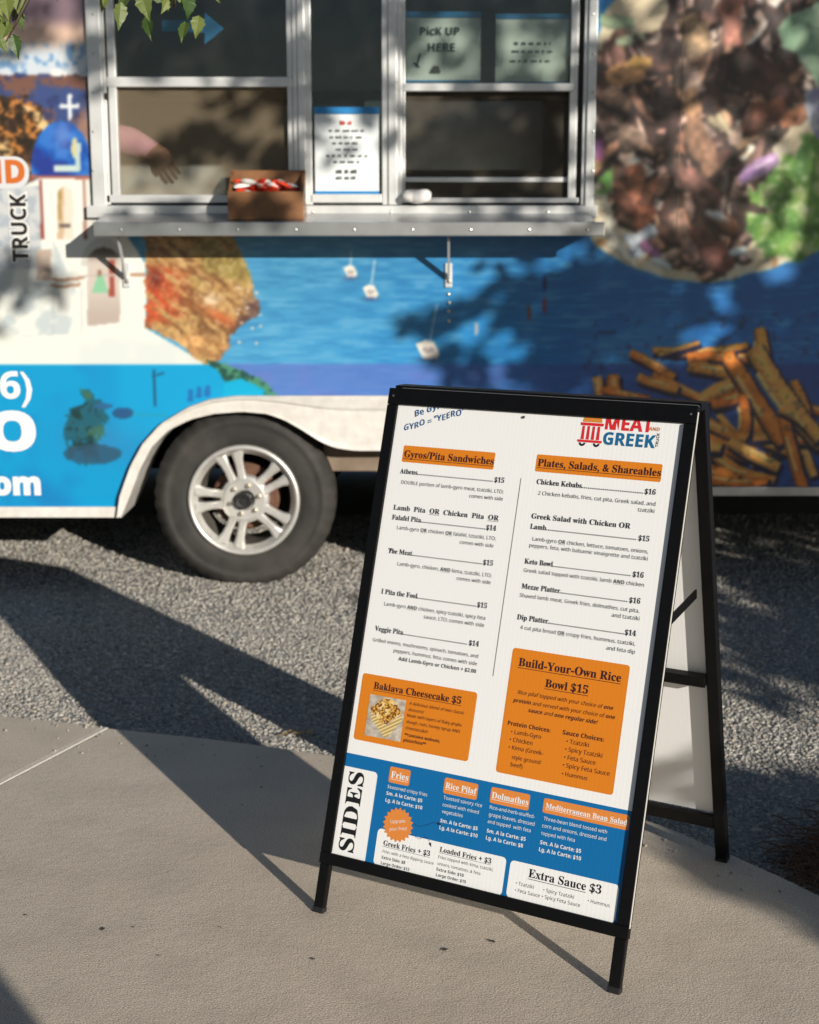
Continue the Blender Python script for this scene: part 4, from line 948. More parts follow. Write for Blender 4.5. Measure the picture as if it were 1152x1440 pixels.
# poster uses its own local frame so that the flutes run up the sheet
PX = Matrix.Rotation(-LEAN,4,'X')        # local (u, -w, v)
pm = MB(); pm.box(-WO/2-.003,WO/2+.003,REC,REC+.004,LEG+FB-.003,LEG+FB+HO+.003)
POSTER = pm.build('menu_poster', M['board_white'], SIGN, xf=PX)
POSTER['label'] = 'white corrugated menu board printed with prices, orange panels and a blue band'
ex = np.array([math.cos(YAW),math.sin(YAW),0]); en = np.array([-math.sin(YAW),math.cos(YAW),0])
SO = np.array([SX,SY,0]); upv = cl*np.array([0,0,1.])+sn*en; wv = -cl*en+sn*np.array([0,0,1.])
def uv(px, py, w=WP):
    d = ray(px,py); o_ = SO+wv*w; t = ((o_-CAMP)@wv)/(d@wv); q = CAMP+d*t-o_; return float(q@ex), float(q@upv)
CR = {'A':(540,555,2.451),'C':(500,740,2.504),'D':(480,930,2.618),'E':(440,1060,2.4)}
def cu(c, x, y): o_ = CR[c]; return uv(o_[0]+x/o_[2], o_[1]+y/o_[2])
def on_poster(verts2, faces, lay, name, m):
    mb = MB(); y = REC-.0002*lay; mb.add([(p[0],y,p[1]) for p in verts2], faces); return mb.build(name, M[m], POSTER, fixn=False, xf=IDN)
def quadp(c, pts, m, lay=1, r=.006, name='printed_panel', clip=None):
    q = [cu(c,*p) for p in pts]; u0 = (q[0][0]+q[3][0])/2; u1 = (q[1][0]+q[2][0])/2; vt = (q[0][1]+q[1][1])/2; vb = (q[2][1]+q[3][1])/2
    return rrect(u0,u1,vb,vt,m,lay,r,name)
def rrect(u0,u1,vb,vt,m,lay=1,r=.006,name='printed_panel'):
    pts = []
    for cx,cz,a0 in ((u1-r,vt-r,0),(u0+r,vt-r,90),(u0+r,vb+r,180),(u1-r,vb+r,270)):
        for k in range(5): a = math.radians(a0+k*22.5); pts.append((cx+r*math.cos(a),cz+r*math.sin(a)))
    on_poster(pts,[tuple(range(len(pts)))],lay,name,m); return u0,u1,vb,vt
LIM = WO/2+.002
def line(c, txt, p, q, m, bold=0.0, serif=False, under=None, lay=3, em=None, name='printed_text', italic=0.0, boldwords=None, just=None):
    a = cu(c,*p); b = cu(c,*q); v = (a[1]+b[1])/2; wid = b[0]-a[0]
    bm_ = None
    if boldwords:
        bm_ = [bold]*len(txt)
        for wd_ in boldwords:
            st = 0
            while True:
                i = txt.find(wd_, st)
                if i < 0: break
                for k in range(i,i+len(wd_)): bm_[k] = .028
                st = i+1
    V_,F_,w,sp = text_geo(txt, bold, serif, bm_)
    mn,mx_ = V_[:,0].min(), V_[:,0].max(); s = wid/(mx_-mn); sv = s if em is None else em
    pts = [((t[0]-mn)*s+a[0]+italic*t[1]*s, v+t[1]*sv) for t in V_]; F2 = list(F_)
    if under:
        th = .05*sv if serif else .045*sv
        for (i,j) in ([(0,len(txt))] if under is True else [(txt.find(wd_,st), txt.find(wd_,st)+len(wd_)) for wd_,st in under]):
            xa = (sp[i][0]-mn)*s+a[0]; xb = (sp[j-1][1]-mn)*s+a[0]; y = v-.135*sv; n = len(pts)
            pts += [(xa,y-th),(xb,y-th),(xb,y),(xa,y)]; F2.append((n,n+1,n+2,n+3))
    on_poster(pts,F2,lay,name,m); return s
def leader(c, left, right, p, q, em=.0142, m='print_navy'):
    a = cu(c,*p); b = cu(c,*q); v = (a[1]+b[1])/2
    V1,F1,w1,_ = text_geo(left,.014,True); V2,F2,w2,_ = text_geo(right,.014,True)
    s = em*.93; pts = [((t[0])*s+a[0], v+t[1]*em) for t in V1]; Fc = list(F1); n = len(pts)
    xr = b[0]-V2[:,0].max()*s; pts += [(t[0]*s+xr, v+t[1]*em) for t in V2]; Fc += [tuple(i+n for i in f) for f in F2]
    x = a[0]+w1*s+.001; r = .0011
    while x < xr-.001:
        n = len(pts); pts += [(x-r,v),(x+r,v),(x+r,v+2*r),(x-r,v+2*r)]; Fc.append((n,n+1,n+2,n+3)); x += .0042
    on_poster(pts,Fc,3,'printed_item',m)
G = 'print_grey'; NV = 'print_navy'; MR = 'print_maroon'; WH = 'print_white'
# handwriting
def scrawl(c, txt, p, q):
    a = cu(c,*p); b = cu(c,*q); L = math.hypot(b[0]-a[0],b[1]-a[1]); an = math.atan2(b[1]-a[1],b[0]-a[0])
    V_,F_,w,_ = text_geo(txt,.024); mn = V_[:,0].min(); s = L/(V_[:,0].max()-mn); ca_,sa_ = math.cos(an),math.sin(an)
    pts = []
    for t in V_:
        x = (t[0]-mn)*s; y = t[1]*s*.95+math.sin(x*190)*.0012; x += .18*y; pts.append((a[0]+x*ca_-y*sa_, a[1]+x*sa_+y*ca_))
    on_poster(pts,F_,3,'handwriting','hand_ink')
scrawl('A','Be Gyro',(108,78),(212,40)); scrawl('A','GYRO = "YEERO"',(70,126),(278,66))
# headings
quadp('A',[(68,177),(385,197),(378,255),(62,235)],'board_orange',1,.003,'heading_panel'); line('A','Gyros/Pita Sandwiches',(69,219),(379,237),MR,.016,True,True,name='printed_heading')
quadp('A',[(527,208),(961,237),(955,298),(521,268)],'board_orange',1,.003,'heading_panel'); line('A','Plates, Salads, & Shareables',(529,250),(955,277),MR,.016,True,True,name='printed_heading')
# left column
leader('A','Athens','$15',(55,276),(415,299)); line('A','DOUBLE portion of lamb-gyro meat, tzatziki, LTO;',(60,308),(412,340),G); line('A','comes with side',(294,355),(410,365),G)
line('A','Lamb  Pita  OR  Chicken  Pita  OR',(32,399),(396,431),NV,.014,True,[('OR',0),('OR',14)],em=.0142,name='printed_item'); leader('A','Falafel Pita','$14',(27,433),(387,466))
line('C','Lamb-gyro OR chicken OR falafel, tztaziki, LTO;',(146,12),(494,48),G,under=[('OR',0),('OR',14)],boldwords=['OR']); line('C','comes with side',(367,62),(486,75),G)
leader('C','The Meat','$15',(114,97),(484,136)); line('C','Lamb-gyro, chicken, AND kima, tzatziki, LTO;',(148,139),(479,179),G,under=[('AND',0)],boldwords=['AND']); line('C','comes with side',(356,190),(476,204),G)
leader('C','I Pita the Fool','$15',(90,240),(463,286)); line('C','Lamb-gyro AND chicken, spicy tzatziki, spicy feta',(101,281),(457,328),G,under=[('AND',0)],boldwords=['AND']); line('C','sauce, LTO; comes with side',(240,326),(453,354),G)
leader('C','Veggie Pita','$14',(68,371),(435,420)); line('C','Grilled onions, mushrooms, spinach, tomatoes, and',(61,408),(432,461),G); line('C','peppers, hummus, feta; comes with side',(134,446),(428,488),G); line('C','Add Lamb-Gyro or Chicken + $2.00',(151,475),(425,515),G,.028)
# divider
a = cu('A',474,288); b = cu('C',483,528); um = (a[0]+b[0])/2; on_poster([(um-.0006,b[1]),(um+.0006,b[1]),(um+.0006,a[1]),(um-.0006,a[1])],[(0,1,2,3)],2,'divider_line',G)
# right column
leader('A','Chicken Kebabs','$16',(525,311),(937,342)); line('A','2 Chicken kebabs, fries, cut pita, Greek salad, and',(531,347),(936,382),G); line('A','tzatziki',(875,402),(932,408),G)
line('A','Greek Salad with Chicken OR',(508,428),(850,460),NV,.014,True,em=.0142,name='printed_item'); leader('A','Lamb','$15',(503,466),(915,502))
line('C','Lamb-gyro OR chicken, lettuce, tomatoes, onions,',(623,52),(1031,95),G,under=[('OR',0)],boldwords=['OR']); line('C','peppers, feta, with balsamic vinaigrette and tzatziki',(612,76),(1029,118),G)
leader('C','Keto Bowl','$16',(594,135),(1015,178)); line('C','Greek salad topped with tzatziki, lamb AND chicken',(592,163),(1016,211),G,under=[('AND',0)],boldwords=['AND'])
leader('C','Mezze Platter','$16',(584,222),(1003,270)); line('C','Shaved lamb meat, Greek fries, dolmathes, cut pita,',(578,251),(1000,303),G); line('C','and tzatziki',(902,320),(1000,331),G)
leader('C','Dip Platter','$14',(568,331),(988,384)); line('C','4 cut pita bread OR crispy fries, hummus, tzatziki,',(580,365),(985,418),G,under=[('OR',0)],boldwords=['OR']); line('C','and feta dip',(883,436),(984,448),G)
# rice bowl panel
q1 = cu('C',556,430); q2_ = cu('D',1065,12); q3 = cu('D',1000,492); q4 = cu('D',567,408)
rrect((q1[0]+q4[0])/2,(q2_[0]+q3[0])/2,(q3[1]+q4[1])/2,(q1[1]+q2_[1])/2,'board_orange',1,.006,'rice_bowl_panel')
line('D','Build-Your-Own Rice',(652,18),(1030,74),MR,.016,True,True,name='printed_heading'); line('D','Bowl $15',(750,96),(908,118),MR,.016,True,True,name='printed_heading')
line('D','Rice pilaf topped with your choice of one',(650,121),(1000,178),MR,italic=.2,boldwords=['one']); line('D','protein and served with your choice of one',(634,151),(1007,211),MR,italic=.2,boldwords=['protein','one']); line('D','sauce and one regular side!',(688,189),(942,229),MR,italic=.2,boldwords=['sauce','one regular side'])
line('D','Protein Choices:',(613,236),(770,260),MR,.022); line('D','Sauce Choices:',(815,270),(967,295),MR,.022)
for t,p,q in (('• Lamb-Gyro',(625,266),(736,285)),('• Chicken',(620,295),(704,308)),('• Kima (Greek-',(616,323),(744,345)),('style ground',(628,361),(733,377)),('beef)',(624,387),(667,394)),
              ('• Tzatziki',(829,301),(911,316)),('• Spicy Tzatziki',(824,330),(961,355)),('• Feta Sauce',(820,360),(936,381)),('• Spicy Feta Sauce',(815,390),(988,420)),('• Hummus',(812,420),(906,438))): line('D',t,p,q,MR)
# baklava panel
quadp('D',[(80,44),(503,113),(466,368),(45,287)],'board_orange',1,.006,'dessert_panel'); line('D','Baklava Cheesecake $5',(119,102),(441,155),MR,.016,True,True,name='printed_heading')
for t,p,q,bo,it in (('A delicious blend of two classic',(250,160),(452,195),0,.2),('desserts!',(247,183),(303,192),0,.2),('Made with layers of flaky phyllo',(243,204),(443,240),0,0),('dough, nuts, honey syrup AND',(240,228),(437,263),0,0),('cheesecake!',(237,251),(318,264),0,0),('**contains walnuts,',(233,275),(364,299),.024,0),('pistachios**',(229,296),(312,309),.024,0)): line('D',t,p,q,MR,bo,italic=it)
q = [cu('D',*p) for p in ((109,122),(240,143),(217,295),(84,272))]
u0 = (q[0][0]+q[3][0])/2; u1 = (q[1][0]+q[2][0])/2; vt = (q[0][1]+q[1][1])/2; vb = (q[2][1]+q[3][1])/2
gu,gv = np.meshgrid(np.linspace(0,1,60),np.linspace(0,1,70)); c_ = np.zeros(gu.shape+(3,))
nA = fbm(gu*10+5,gv*10+5,1.0,71,4); nB = fbm(gu*30+5,gv*30+5,1.0,72,3)
c_[:] = np.array([190,180,165]); c_ += ((nA-.5)*90)[...,None]
def pin(p): return inpoly(gu,gv,p)
side_ = pin([(.06,.62),(.12,.42),(.52,.06),(.60,.02),(.97,.50),(.94,.66),(.54,.30)]); c_[side_] = np.array([226,196,130])
st = np.sin((gv-gu*.6)*70)*.5+.5; c_[side_] *= (.72+.4*st[side_])[:,None]
topf = pin([(.05,.66),(.50,.30),(.93,.68),(.70,.95),(.40,.97)]); c_[topf] = np.array([226,176,84]); k_ = topf&(nB > .5); c_[k_] = np.array([150,88,24]); k_ = topf&(nB > .62); c_[k_] = np.array([96,52,16]); k_ = topf&(nA > .62); c_[k_] = np.array([240,214,150])
cc = lin(np.clip(c_,0,255)/255.).reshape(-1,3)*.9
me = grid_mesh('dessert_photo', u0+(u1-u0)*gu, np.full_like(gu,REC-.0005), vb+(vt-vb)*gv, None, cc); link('dessert_photo', me, M['photo_print'], POSTER, IDN)
# blue band
q1 = cu('E',110,0); q2_ = cu('E',1075,187); vt_ = (q1[1]+q2_[1])/2
on_poster([(-LIM,LEG+FB-.002),(LIM,LEG+FB-.002),(LIM,vt_),(-LIM,vt_)],[(0,1,2,3)],1,'blue_band','board_blue')
q1 = cu('E',218,62); q3 = cu('E',178,368); q0 = cu('E',102,40)
us = (q1[0]+q3[0])/2; vts = (q0[1]+q1[1])/2; r = .008; pts = [(-LIM,LEG+FB-.002),(us,LEG+FB-.002)]+[(us-r+r*math.cos(math.radians(k)),vts-r+r*math.sin(math.radians(k))) for k in (0,30,60,90)]+[(-LIM,vts)]
on_poster(pts,[tuple(range(len(pts)))],2,'sides_panel','board_white')
V_,F_,w,_ = text_geo('SIDES',.018,True); a = cu('E',137,336); b = cu('E',174,66); t0 = cu('E',83,318)
ub = (a[0]+b[0])/2; L = b[1]-a[1]; mn = V_[:,0].min(); s = L/(V_[:,0].max()-mn); hs = (ub-t0[0])/.72*.97
on_poster([(ub-t[1]*hs, a[1]+(t[0]-mn)*s) for t in V_],F_,3,'printed_heading','print_black')
for pts,t,p,q in (([(262,42),(331,56),(325,108),(255,97)],'Fries',(263,80),(322,91)),([(446,80),(560,102),(553,155),(440,134)],'Rice Pilaf',(447,116),(553,136)),([(603,113),(735,136),(728,192),(597,165)],'Dolmathes',(603,149),(727,173)),([(780,150),(1072,207),(1064,257),(776,200)],'Mediterranean Bean Salad',(785,185),(1061,239))):
    quadp('E',pts,'board_tag',2,.004,'side_tag'); line('E',t,p,q,WH,.012,True,True,name='printed_heading')
for t,p,q,bo in (('Seasoned crispy fries',(252,116),(386,143),0),('Sm. A la Carte: $5',(248,138),(369,164),.024),('Lg. A la Carte: $10',(245,161),(369,188),.024),
    ('Toasted savory rice',(441,153),(571,180),0),('cooked with mixed',(438,177),(560,202),0),('vegetables',(435,200),(506,214),0),('Sm. A la Carte: $5',(430,231),(556,258),.024),('Lg. A la Carte: $10',(427,255),(556,282),.024),
    ('Rice-and-herb-stuffed-',(597,186),(749,217),0),('grape leaves, dressed',(594,210),(748,243),0),('and topped  with feta',(590,234),(735,264),0),('Sm. A la Carte: $5',(587,265),(718,294),.024),('Lg. A la Carte: $8',(584,289),(709,316),.024),
    ('Three-bean blend tossed with',(779,223),(993,270),0),('corn and onions, dressed and',(774,247),(990,295),0),('topped with feta',(771,272),(884,298),0),('Sm. A la Carte: $5',(767,304),(905,335),.024),('Lg. A la Carte: $10',(763,328),(905,360),.024)): line('E',t,p,q,WH,bo)
# white boxes at the bottom
quadp('E',[(220,250),(652,350),(640,480),(205,372)],'board_white',2,.008,'white_panel'); quadp('E',[(665,360),(1035,440),(1020,573),(655,482)],'board_white',2,.008,'white_panel')
line('E','Greek Fries + $3',(238,308),(395,346),'print_black',.014,True,True,name='printed_heading'); line('E','Loaded Fries + $3',(428,330),(602,371),'print_black',.014,True,True,name='printed_heading')
for t,p,q,bo in (('Fries with a feta dipping sauce',(236,333),(407,375),0),('Extra Side: $8',(233,354),(312,372),.024),('Large Order: $12',(230,372),(326,396),.024),('Fries topped with kima, tzatziki,',(424,352),(609,397),0),('onions, tomatoes, & feta',(421,374),(565,410),0),('Extra Side: $10',(418,394),(509,416),.024),('Large Order: $15',(416,412),(517,438),.024),
    ('• Tzatziki',(685,440),(745,457),0),('• Spicy Tzatziki',(778,464),(881,490),0),('• Hummus',(928,499),(1002,520),0),('• Feta Sauce',(682,464),(766,486),0),('• Spicy Feta Sauce',(773,486),(902,518),0)): line('E',t,p,q,'print_black',bo)
line('E','Extra Sauce $3',(727,416),(973,473),'print_black',.014,True,[('Extra Sauce',0)],name='printed_heading')
# starburst
c0 = cu('E',288,240); r1 = abs(cu('E',340,248)[0]-c0[0]); pts = []
for k in range(40): a = k*math.pi/20; rr = r1 if k%2 == 0 else r1*.84; pts.append((c0[0]+rr*math.cos(a),c0[1]+rr*math.sin(a)))
on_poster(pts+[c0],[(k,(k+1)%40,40) for k in range(40)],4,'starburst','board_tag')
for t,dv in (('Upgrade',.004),('your fries!',-.010)):
    V_,F_,w,_ = text_geo(t,.01); s = .0082; ca_,sa_ = math.cos(.22),math.sin(.22); pts = []
    for p in V_: x = (p[0]-w/2)*s; y = p[1]*s+dv; pts.append((c0[0]+x*ca_-y*sa_, c0[1]+x*sa_+y*ca_))
    on_poster(pts,F_,5,'printed_text',WH)
def dashes(cpts, closed_arrow):
    P_ = [cu('E',*p) for p in cpts]; S_ = resamp(P_,25); mb_ = []; Fc = []
    for k in range(0,24,2):
        a,b = S_[k],S_[k+1]; d = (b-a)/max(np.linalg.norm(b-a),1e-9); nn = np.array([-d[1],d[0]])*.0006; n = len(mb_)
        mb_ += [tuple(a-nn),tuple(b-nn),tuple(b+nn),tuple(a+nn)]; Fc.append((n,n+1,n+2,n+3))
    e = S_[-1]; d = (S_[-1]-S_[-3]); d /= np.linalg.norm(d); nn = np.array([-d[1],d[0]]); n = len(mb_)
    mb_ += [tuple(e+d*.006),tuple(e-nn*.003-d*.002),tuple(e+nn*.003-d*.002)]; Fc.append((n,n+1,n+2)); on_poster(mb_,Fc,4,'dashed_arrow',NV)
dashes([(340,236),(360,246),(385,240),(410,232),(425,236)],1); dashes([(335,272),(360,288),(380,280),(392,290),(397,305)],1)
# logo
u0,vb = cu('A',664,170); u1,_ = cu('A',752,172); _,vt = cu('A',706,90)
def lg_poly(pts, m, name='logo', lay=3):
    on_poster([(u0+(u1-u0)*x, vb+(vt-vb)*y) for x,y in pts],[tuple(range(len(pts)))],lay,name,m)
lg_poly([(.02,.10),(.98,.10),(.98,.20),(.02,.20)],'print_red'); lg_poly([(.08,.80),(.96,.80),(.98,.92),(.06,.92)],'print_red')
for x in (.20,.40,.60,.80):
    lg_poly([(x-.06,.22),(x+.06,.22),(x+.045,.78),(x-.045,.78)],'print_red')
lg_poly([(.52+.38*math.cos(a),.95+.42*math.sin(a)) for a in np.linspace(0,math.pi,14)],'print_gold')
for x in (.22,.78):
    lg_poly([(x+.13*math.cos(a),.08+.15*math.sin(a)) for a in np.linspace(math.pi,2*math.pi,10)]+[(x+.06*math.cos(a),.08+.06*math.sin(a)) for a in np.linspace(2*math.pi,math.pi,8)],'print_black')
line('A','MEAT',(762,119),(925,130),'print_red',.04,name='logo'); line('A','AND',(914,123),(951,127),'print_gold',.03,name='logo'); line('A','GREEK',(754,171),(934,184),'print_teal',.04,name='logo')
a = cu('A',945,181); b = cu('A',948,133); V_,F_,w,_ = text_geo('TRUCK',.03); mn = V_[:,0].min(); s = (b[1]-a[1])/(V_[:,0].max()-mn)
on_poster([(a[0]-t[1]*s*.9, a[1]+(t[0]-mn)*s) for t in V_],F_,3,'logo','print_black')

# ------------------------------------------------------------------ trees: one that shades the trailer, one whose branch hangs into view
def leafmat(name, c1, c2):
    m = bpy.data.materials.new(name); m.use_nodes = True; n = m.node_tree; b = n.nodes['Principled BSDF']; out_ = n.nodes['Material Output']
    b.inputs['Roughness'].default_value = .5; tr = n.nodes.new('ShaderNodeBsdfTranslucent'); mx = n.nodes.new('ShaderNodeMixShader'); mx.inputs[0].default_value = .2
    g = n.nodes.new('ShaderNodeObjectInfo'); ge = n.nodes.new('ShaderNodeNewGeometry'); ad = n.nodes.new('ShaderNodeMath'); ad.operation = 'ADD'
    n.links.new(g.outputs['Random'], ad.inputs[0]); n.links.new(ge.outputs['Random Per Island'], ad.inputs[1])
    fr_ = n.nodes.new('ShaderNodeMath'); fr_.operation = 'FRACT'; n.links.new(ad.outputs[0], fr_.inputs[0])
    c = n.nodes.new('ShaderNodeMix'); c.data_type = 'RGBA'; c.inputs[6].default_value = (*c1,1); c.inputs[7].default_value = (*c2,1); n.links.new(fr_.outputs[0], c.inputs[0])
    n.links.new(c.outputs[2], b.inputs['Base Color']); n.links.new(c.outputs[2], tr.inputs[0])
    n.links.new(b.outputs[0], mx.inputs[1]); n.links.new(tr.outputs[0], mx.inputs[2]); n.links.new(mx.outputs[0], out_.inputs[0]); return m
M['leaf'] = leafmat('leaf', (.035,.075,.012), (.11,.15,.03))
M['leaf_light'] = leafmat('leaf_light', (.035,.075,.014), (.19,.22,.055))
M['bark'] = mat('bark', (.10,.075,.055), .9, noise=(12,.7,(.05,.038,.028)), bump=(20,.8,.01))
LEAF = np.array([(0,0,0),(.22,.13,.03),(.50,.20,.04),(.78,.12,.02),(1,0,-.02),(.78,-.12,.02),(.50,-.20,.04),(.22,-.13,.03),(.5,0,0)])
LEAFF = [(0,1,8),(1,2,8),(2,3,8),(3,4,8),(4,5,8),(5,6,8),(6,7,8),(7,0,8)]
def rotm(r3):
    q_ = r3.normal(size=4); q_ /= np.linalg.norm(q_); a,b,c,d = q_
    return np.array([[1-2*(c*c+d*d),2*(b*c-a*d),2*(b*d+a*c)],[2*(b*c+a*d),1-2*(b*b+d*d),2*(c*d-a*b)],[2*(b*d-a*c),2*(c*d+a*b),1-2*(b*b+c*c)]])
r3 = np.random.default_rng(77); ts = np.array(TOSUN)
leaves = []
def shade(targets, n, L=(4.6,6.6), size=(.07,.115), clump=0.0):
    """leaves of the tree whose shade falls round the given points; targets: (point, spread x, spread z or y, 'wall'|'ground')"""
    for T,sx_,sy_,pl in targets:
        if clump:
            cs = [(r3.uniform(-1,1)*sx_, r3.uniform(-1,1)*sy_) for _ in range(max(1,n//10))]
        for i in range(n):
            if clump: a,b = cs[i%len(cs)]; a += r3.normal()*clump; b += r3.normal()*clump
            else: a,b = r3.uniform(-1,1)*sx_, r3.uniform(-1,1)*sy_
            P_ = np.array(T)+(np.array([a,0,b]) if pl == 'w' else np.array([a,b,0])); leaves.append((P_+ts*r3.uniform(*L), r3.uniform(*size)))
def wp(px,py): return on_y(px,py,YW)
def gp(px,py):
    p = on_z(px,py,-.03); return p
def pw(px,py,rx,ry): return (wp(px,py), rx/385., ry/385., 'w')
def pg_(px0,py0,px1,py1):
    a = gp((px0+px1)/2,(py0+py1)/2); w = (gp(px1,(py0+py1)/2)[0]-gp(px0,(py0+py1)/2)[0])/2; d = (gp(576,py0)[1]-gp(576,py1)[1])/2
    return (a, w, d, 'g')
# right part of the wrap
shade([pw(960,440,250,80)], 470, clump=.055); shade([pw(1000,400,200,50)], 90, clump=.04); shade([pw(900,545,170,50)], 230, clump=.05); shade([pw(800,420,110,80)], 150, clump=.06); shade([pw(960,620,100,65)], 300, clump=.05); shade([pw(1090,640,60,50)], 50, clump=.04)
shade([pw(720,500,110,40)], 60, clump=.05); shade([pw(600,460,34,22)], 22, clump=.03); shade([pw(660,470,60,40)], 26, clump=.04); shade([pw(850,480,120,90)], 240, clump=.06)
# the window and the plate of meat
shade([pw(690,200,110,75)], 330, clump=.08); shade([pw(480,90,60,110)], 190, clump=.05); shade([pw(280,50,120,60)], 150, clump=.06); shade([pw(310,215,90,26)], 70, clump=.04); shade([pw(740,40,80,60)], 60, clump=.05)
shade([pw(430,240,40,50)], 30, clump=.03); shade([pw(555,150,20,120)], 40, clump=.03); shade([pw(130,120,20,140)], 50, clump=.03); shade([pw(834,140,20,140)], 60, clump=.03)
shade([pw(1000,180,150,190)], 250, clump=.045); shade([pw(1085,90,55,80)], 130, clump=.05); shade([pw(905,180,40,100)], 50, clump=.04); shade([pw(950,300,80,60)], 30, clump=.04)
shade([pw(260,318,100,10)], 110, clump=.03); shade([pw(20,420,50,40)], 60, clump=.04); shade([pw(60,60,60,60)], 36, clump=.05); shade([pw(780,318,60,12)], 16, clump=.03)
# gravel and patio right of the sign
shade([pg_(985,690,1230,930)], 1500); shade([pg_(1230,700,1400,935)], 260); shade([pg_(900,1085,1300,1235)], 760); shade([pg_(640,740,1000,930)], 480); shade([pg_(500,770,620,860)], 40, clump=.04); shade([pg_(1000,870,1230,945)], 420); shade([pg_(1040,960,1120,1000)], 20, clump=.04)
shade([pg_(1090,1235,1400,1330)], 260); shade([pg_(600,900,940,1090)], 260); shade([pg_(1165,900,1400,1100)], 200)
TB = np.array([5.0,-.1]); TBZ = float(gz(*TB))
TREE = thing('shade_tree', (TB[0],TB[1],TBZ-.05), 'broadleaf tree standing sunward of the patio, shading the trailer', 'tree')
def leaf_mesh(lst, name):
    V_=[];F_=[]
    for P_,s in lst:
        n = len(V_); R3 = rotm(r3); V_ += [tuple(x) for x in ((LEAF-np.array([.5,0,0]))*np.array([1,1.5,1])*s)@R3.T+P_]; F_ += [tuple(i+n for i in f) for f in LEAFF]
    mb = MB(); mb.add(V_,F_); return mb
# foliage that fills the crown out above, away from the rays that reach the picture
cen = np.array([p for p,_ in leaves]); cen_r = np.array([p for p in cen if (p-ts*((p[1]-YW)/ts[1]))[0] > .85]); top_c = cen.mean(0)+np.array([.8,-.6,2.0])
extra = [(top_c+r3.normal(size=3)*np.array([1.6,1.6,.75]), r3.uniform(.08,.13)) for _ in range(2200)]
def lit_ok(P_):   # keep the sign, the church side of the wrap and the sky-lit gravel in the sun
    t = (P_[1]-YW)/ts[1]; q_ = P_-ts*t
    return q_[2] > 2.0
extra = [e for e in extra if lit_ok(e[0])]
leaf_mesh(leaves+extra,'crown').build('crown', M['leaf'], TREE, fixn=False)
tk = MB(); fork = Vector((TB[0]-.1,TB[1]+.1,2.1)); tk.tube([(TB[0],TB[1],TBZ-.1),(TB[0]+.02,TB[1]-.01,.6),(TB[0]-.05,TB[1]+.04,1.4),fork], [.19,.15,.125,.11], 12); tk.build('trunk', M['bark'], TREE, smooth=True)
lb = MB()
for k in range(16):
    tip = Vector(cen_r[r3.integers(len(cen_r))]) if k < 12 else Vector(top_c+r3.normal(size=3)*.8); mid = fork.lerp(tip,.5)+Vector((0,0,.35)); lb.tube([fork,fork.lerp(mid,.5)+Vector((0,0,.08)),mid,mid.lerp(tip,.5)+Vector((0,0,.05)),tip],[.07,.05,.033,.018,.006],7)
lb.build('limbs', M['bark'], TREE, smooth=True)
# tree with the low branch at the top left
T2 = (-2.6,2.75)
TREE2 = thing('overhanging_tree', (T2[0],T2[1],-.02), 'tree with a leafy branch hanging over the left end of the trailer', 'tree')
tk = MB(); tk.tube([(T2[0],T2[1],-.05),(T2[0]+.02,T2[1],.8),(T2[0]-.03,T2[1]+.03,1.7),(T2[0]+.02,T2[1]+.05,2.6),(T2[0],T2[1],3.4)],[.13,.105,.09,.07,.05],12); tk.build('trunk', M['bark'], TREE2, smooth=True)
def at(px,py,d): v_ = ray(px,py); return CAMP+v_*d
br = MB(); br.tube([(T2[0],T2[1]+.03,2.0),(-1.9,2.85,2.12),tuple(at(-40,-60,3.0)),tuple(at(150,-62,3.0)),tuple(at(260,-40,3.0)),tuple(at(285,-8,3.0))],[.05,.035,.02,.012,.007,.003],8)
for a_,b_ in (((40,-60),(18,30)),((60,-60),(8,60)),((150,-62),(175,10)),((200,-50),(208,20)),((240,-45),(245,10)),((262,-36),(268,20)),((120,-60),(100,-10))):
    br.tube([tuple(at(*a_,3.0)),tuple(at((a_[0]+b_[0])/2+6,(a_[1]+b_[1])/2,2.98)),tuple(at(*b_,3.0))],[.005,.0035,.002],6)
br.build('branch', M['bark'], TREE2, smooth=True)
LV2 = [(0,0),(.10,.16),(.16,.30),(.26,.27),(.34,.36),(.48,.27),(.60,.24),(.72,.13),(.86,.07),(1,0)]
def bleaf(px,py,L,ang,tw,m='leaf_light'):
    """pixel of the leaf base, length in photo pixels, pointing angle (0 right, 90 down), twist"""
    s = L*1.05/F*3.0; V_ = []; F_ = []
    for x,w in LV2: V_.append((x*s,0,-.10*s*x*x)); V_.append((x*s,w*s*.8,.05*s-.10*s*x*x)); V_.append((x*s,-w*s*.8,.05*s-.10*s*x*x))
    for i in range(len(LV2)-1):
        a = 3*i; F_ += [(a,a+3,a+4,a+1),(a,a+2,a+5,a+3)]
    mb = MB(); mb.add(V_,F_); a = math.radians(ang)
    d = Vector(tuple(RGT))*math.cos(a)-Vector(tuple(UPV))*math.sin(a)+Vector(tuple(FWD))*random.uniform(-.35,.35); d.normalize()
    nrm_ = (-Vector(tuple(FWD))).lerp(Vector(tuple(TOSUN)),.35); nrm_ = Matrix.Rotation(tw,3,d)@nrm_; y_ = nrm_.cross(d).normalized(); z_ = d.cross(y_)
    p = at(px,py,3.0+random.uniform(-.08,.08)); R4 = Matrix(((d.x,y_.x,z_.x,p[0]),(d.y,y_.y,z_.y,p[1]),(d.z,y_.z,z_.z,p[2]),(0,0,0,1)))
    me = mb.mesh('leaf'); me.materials.append(M[m]); me.transform(R4); link('leaf', me, None, TREE2)
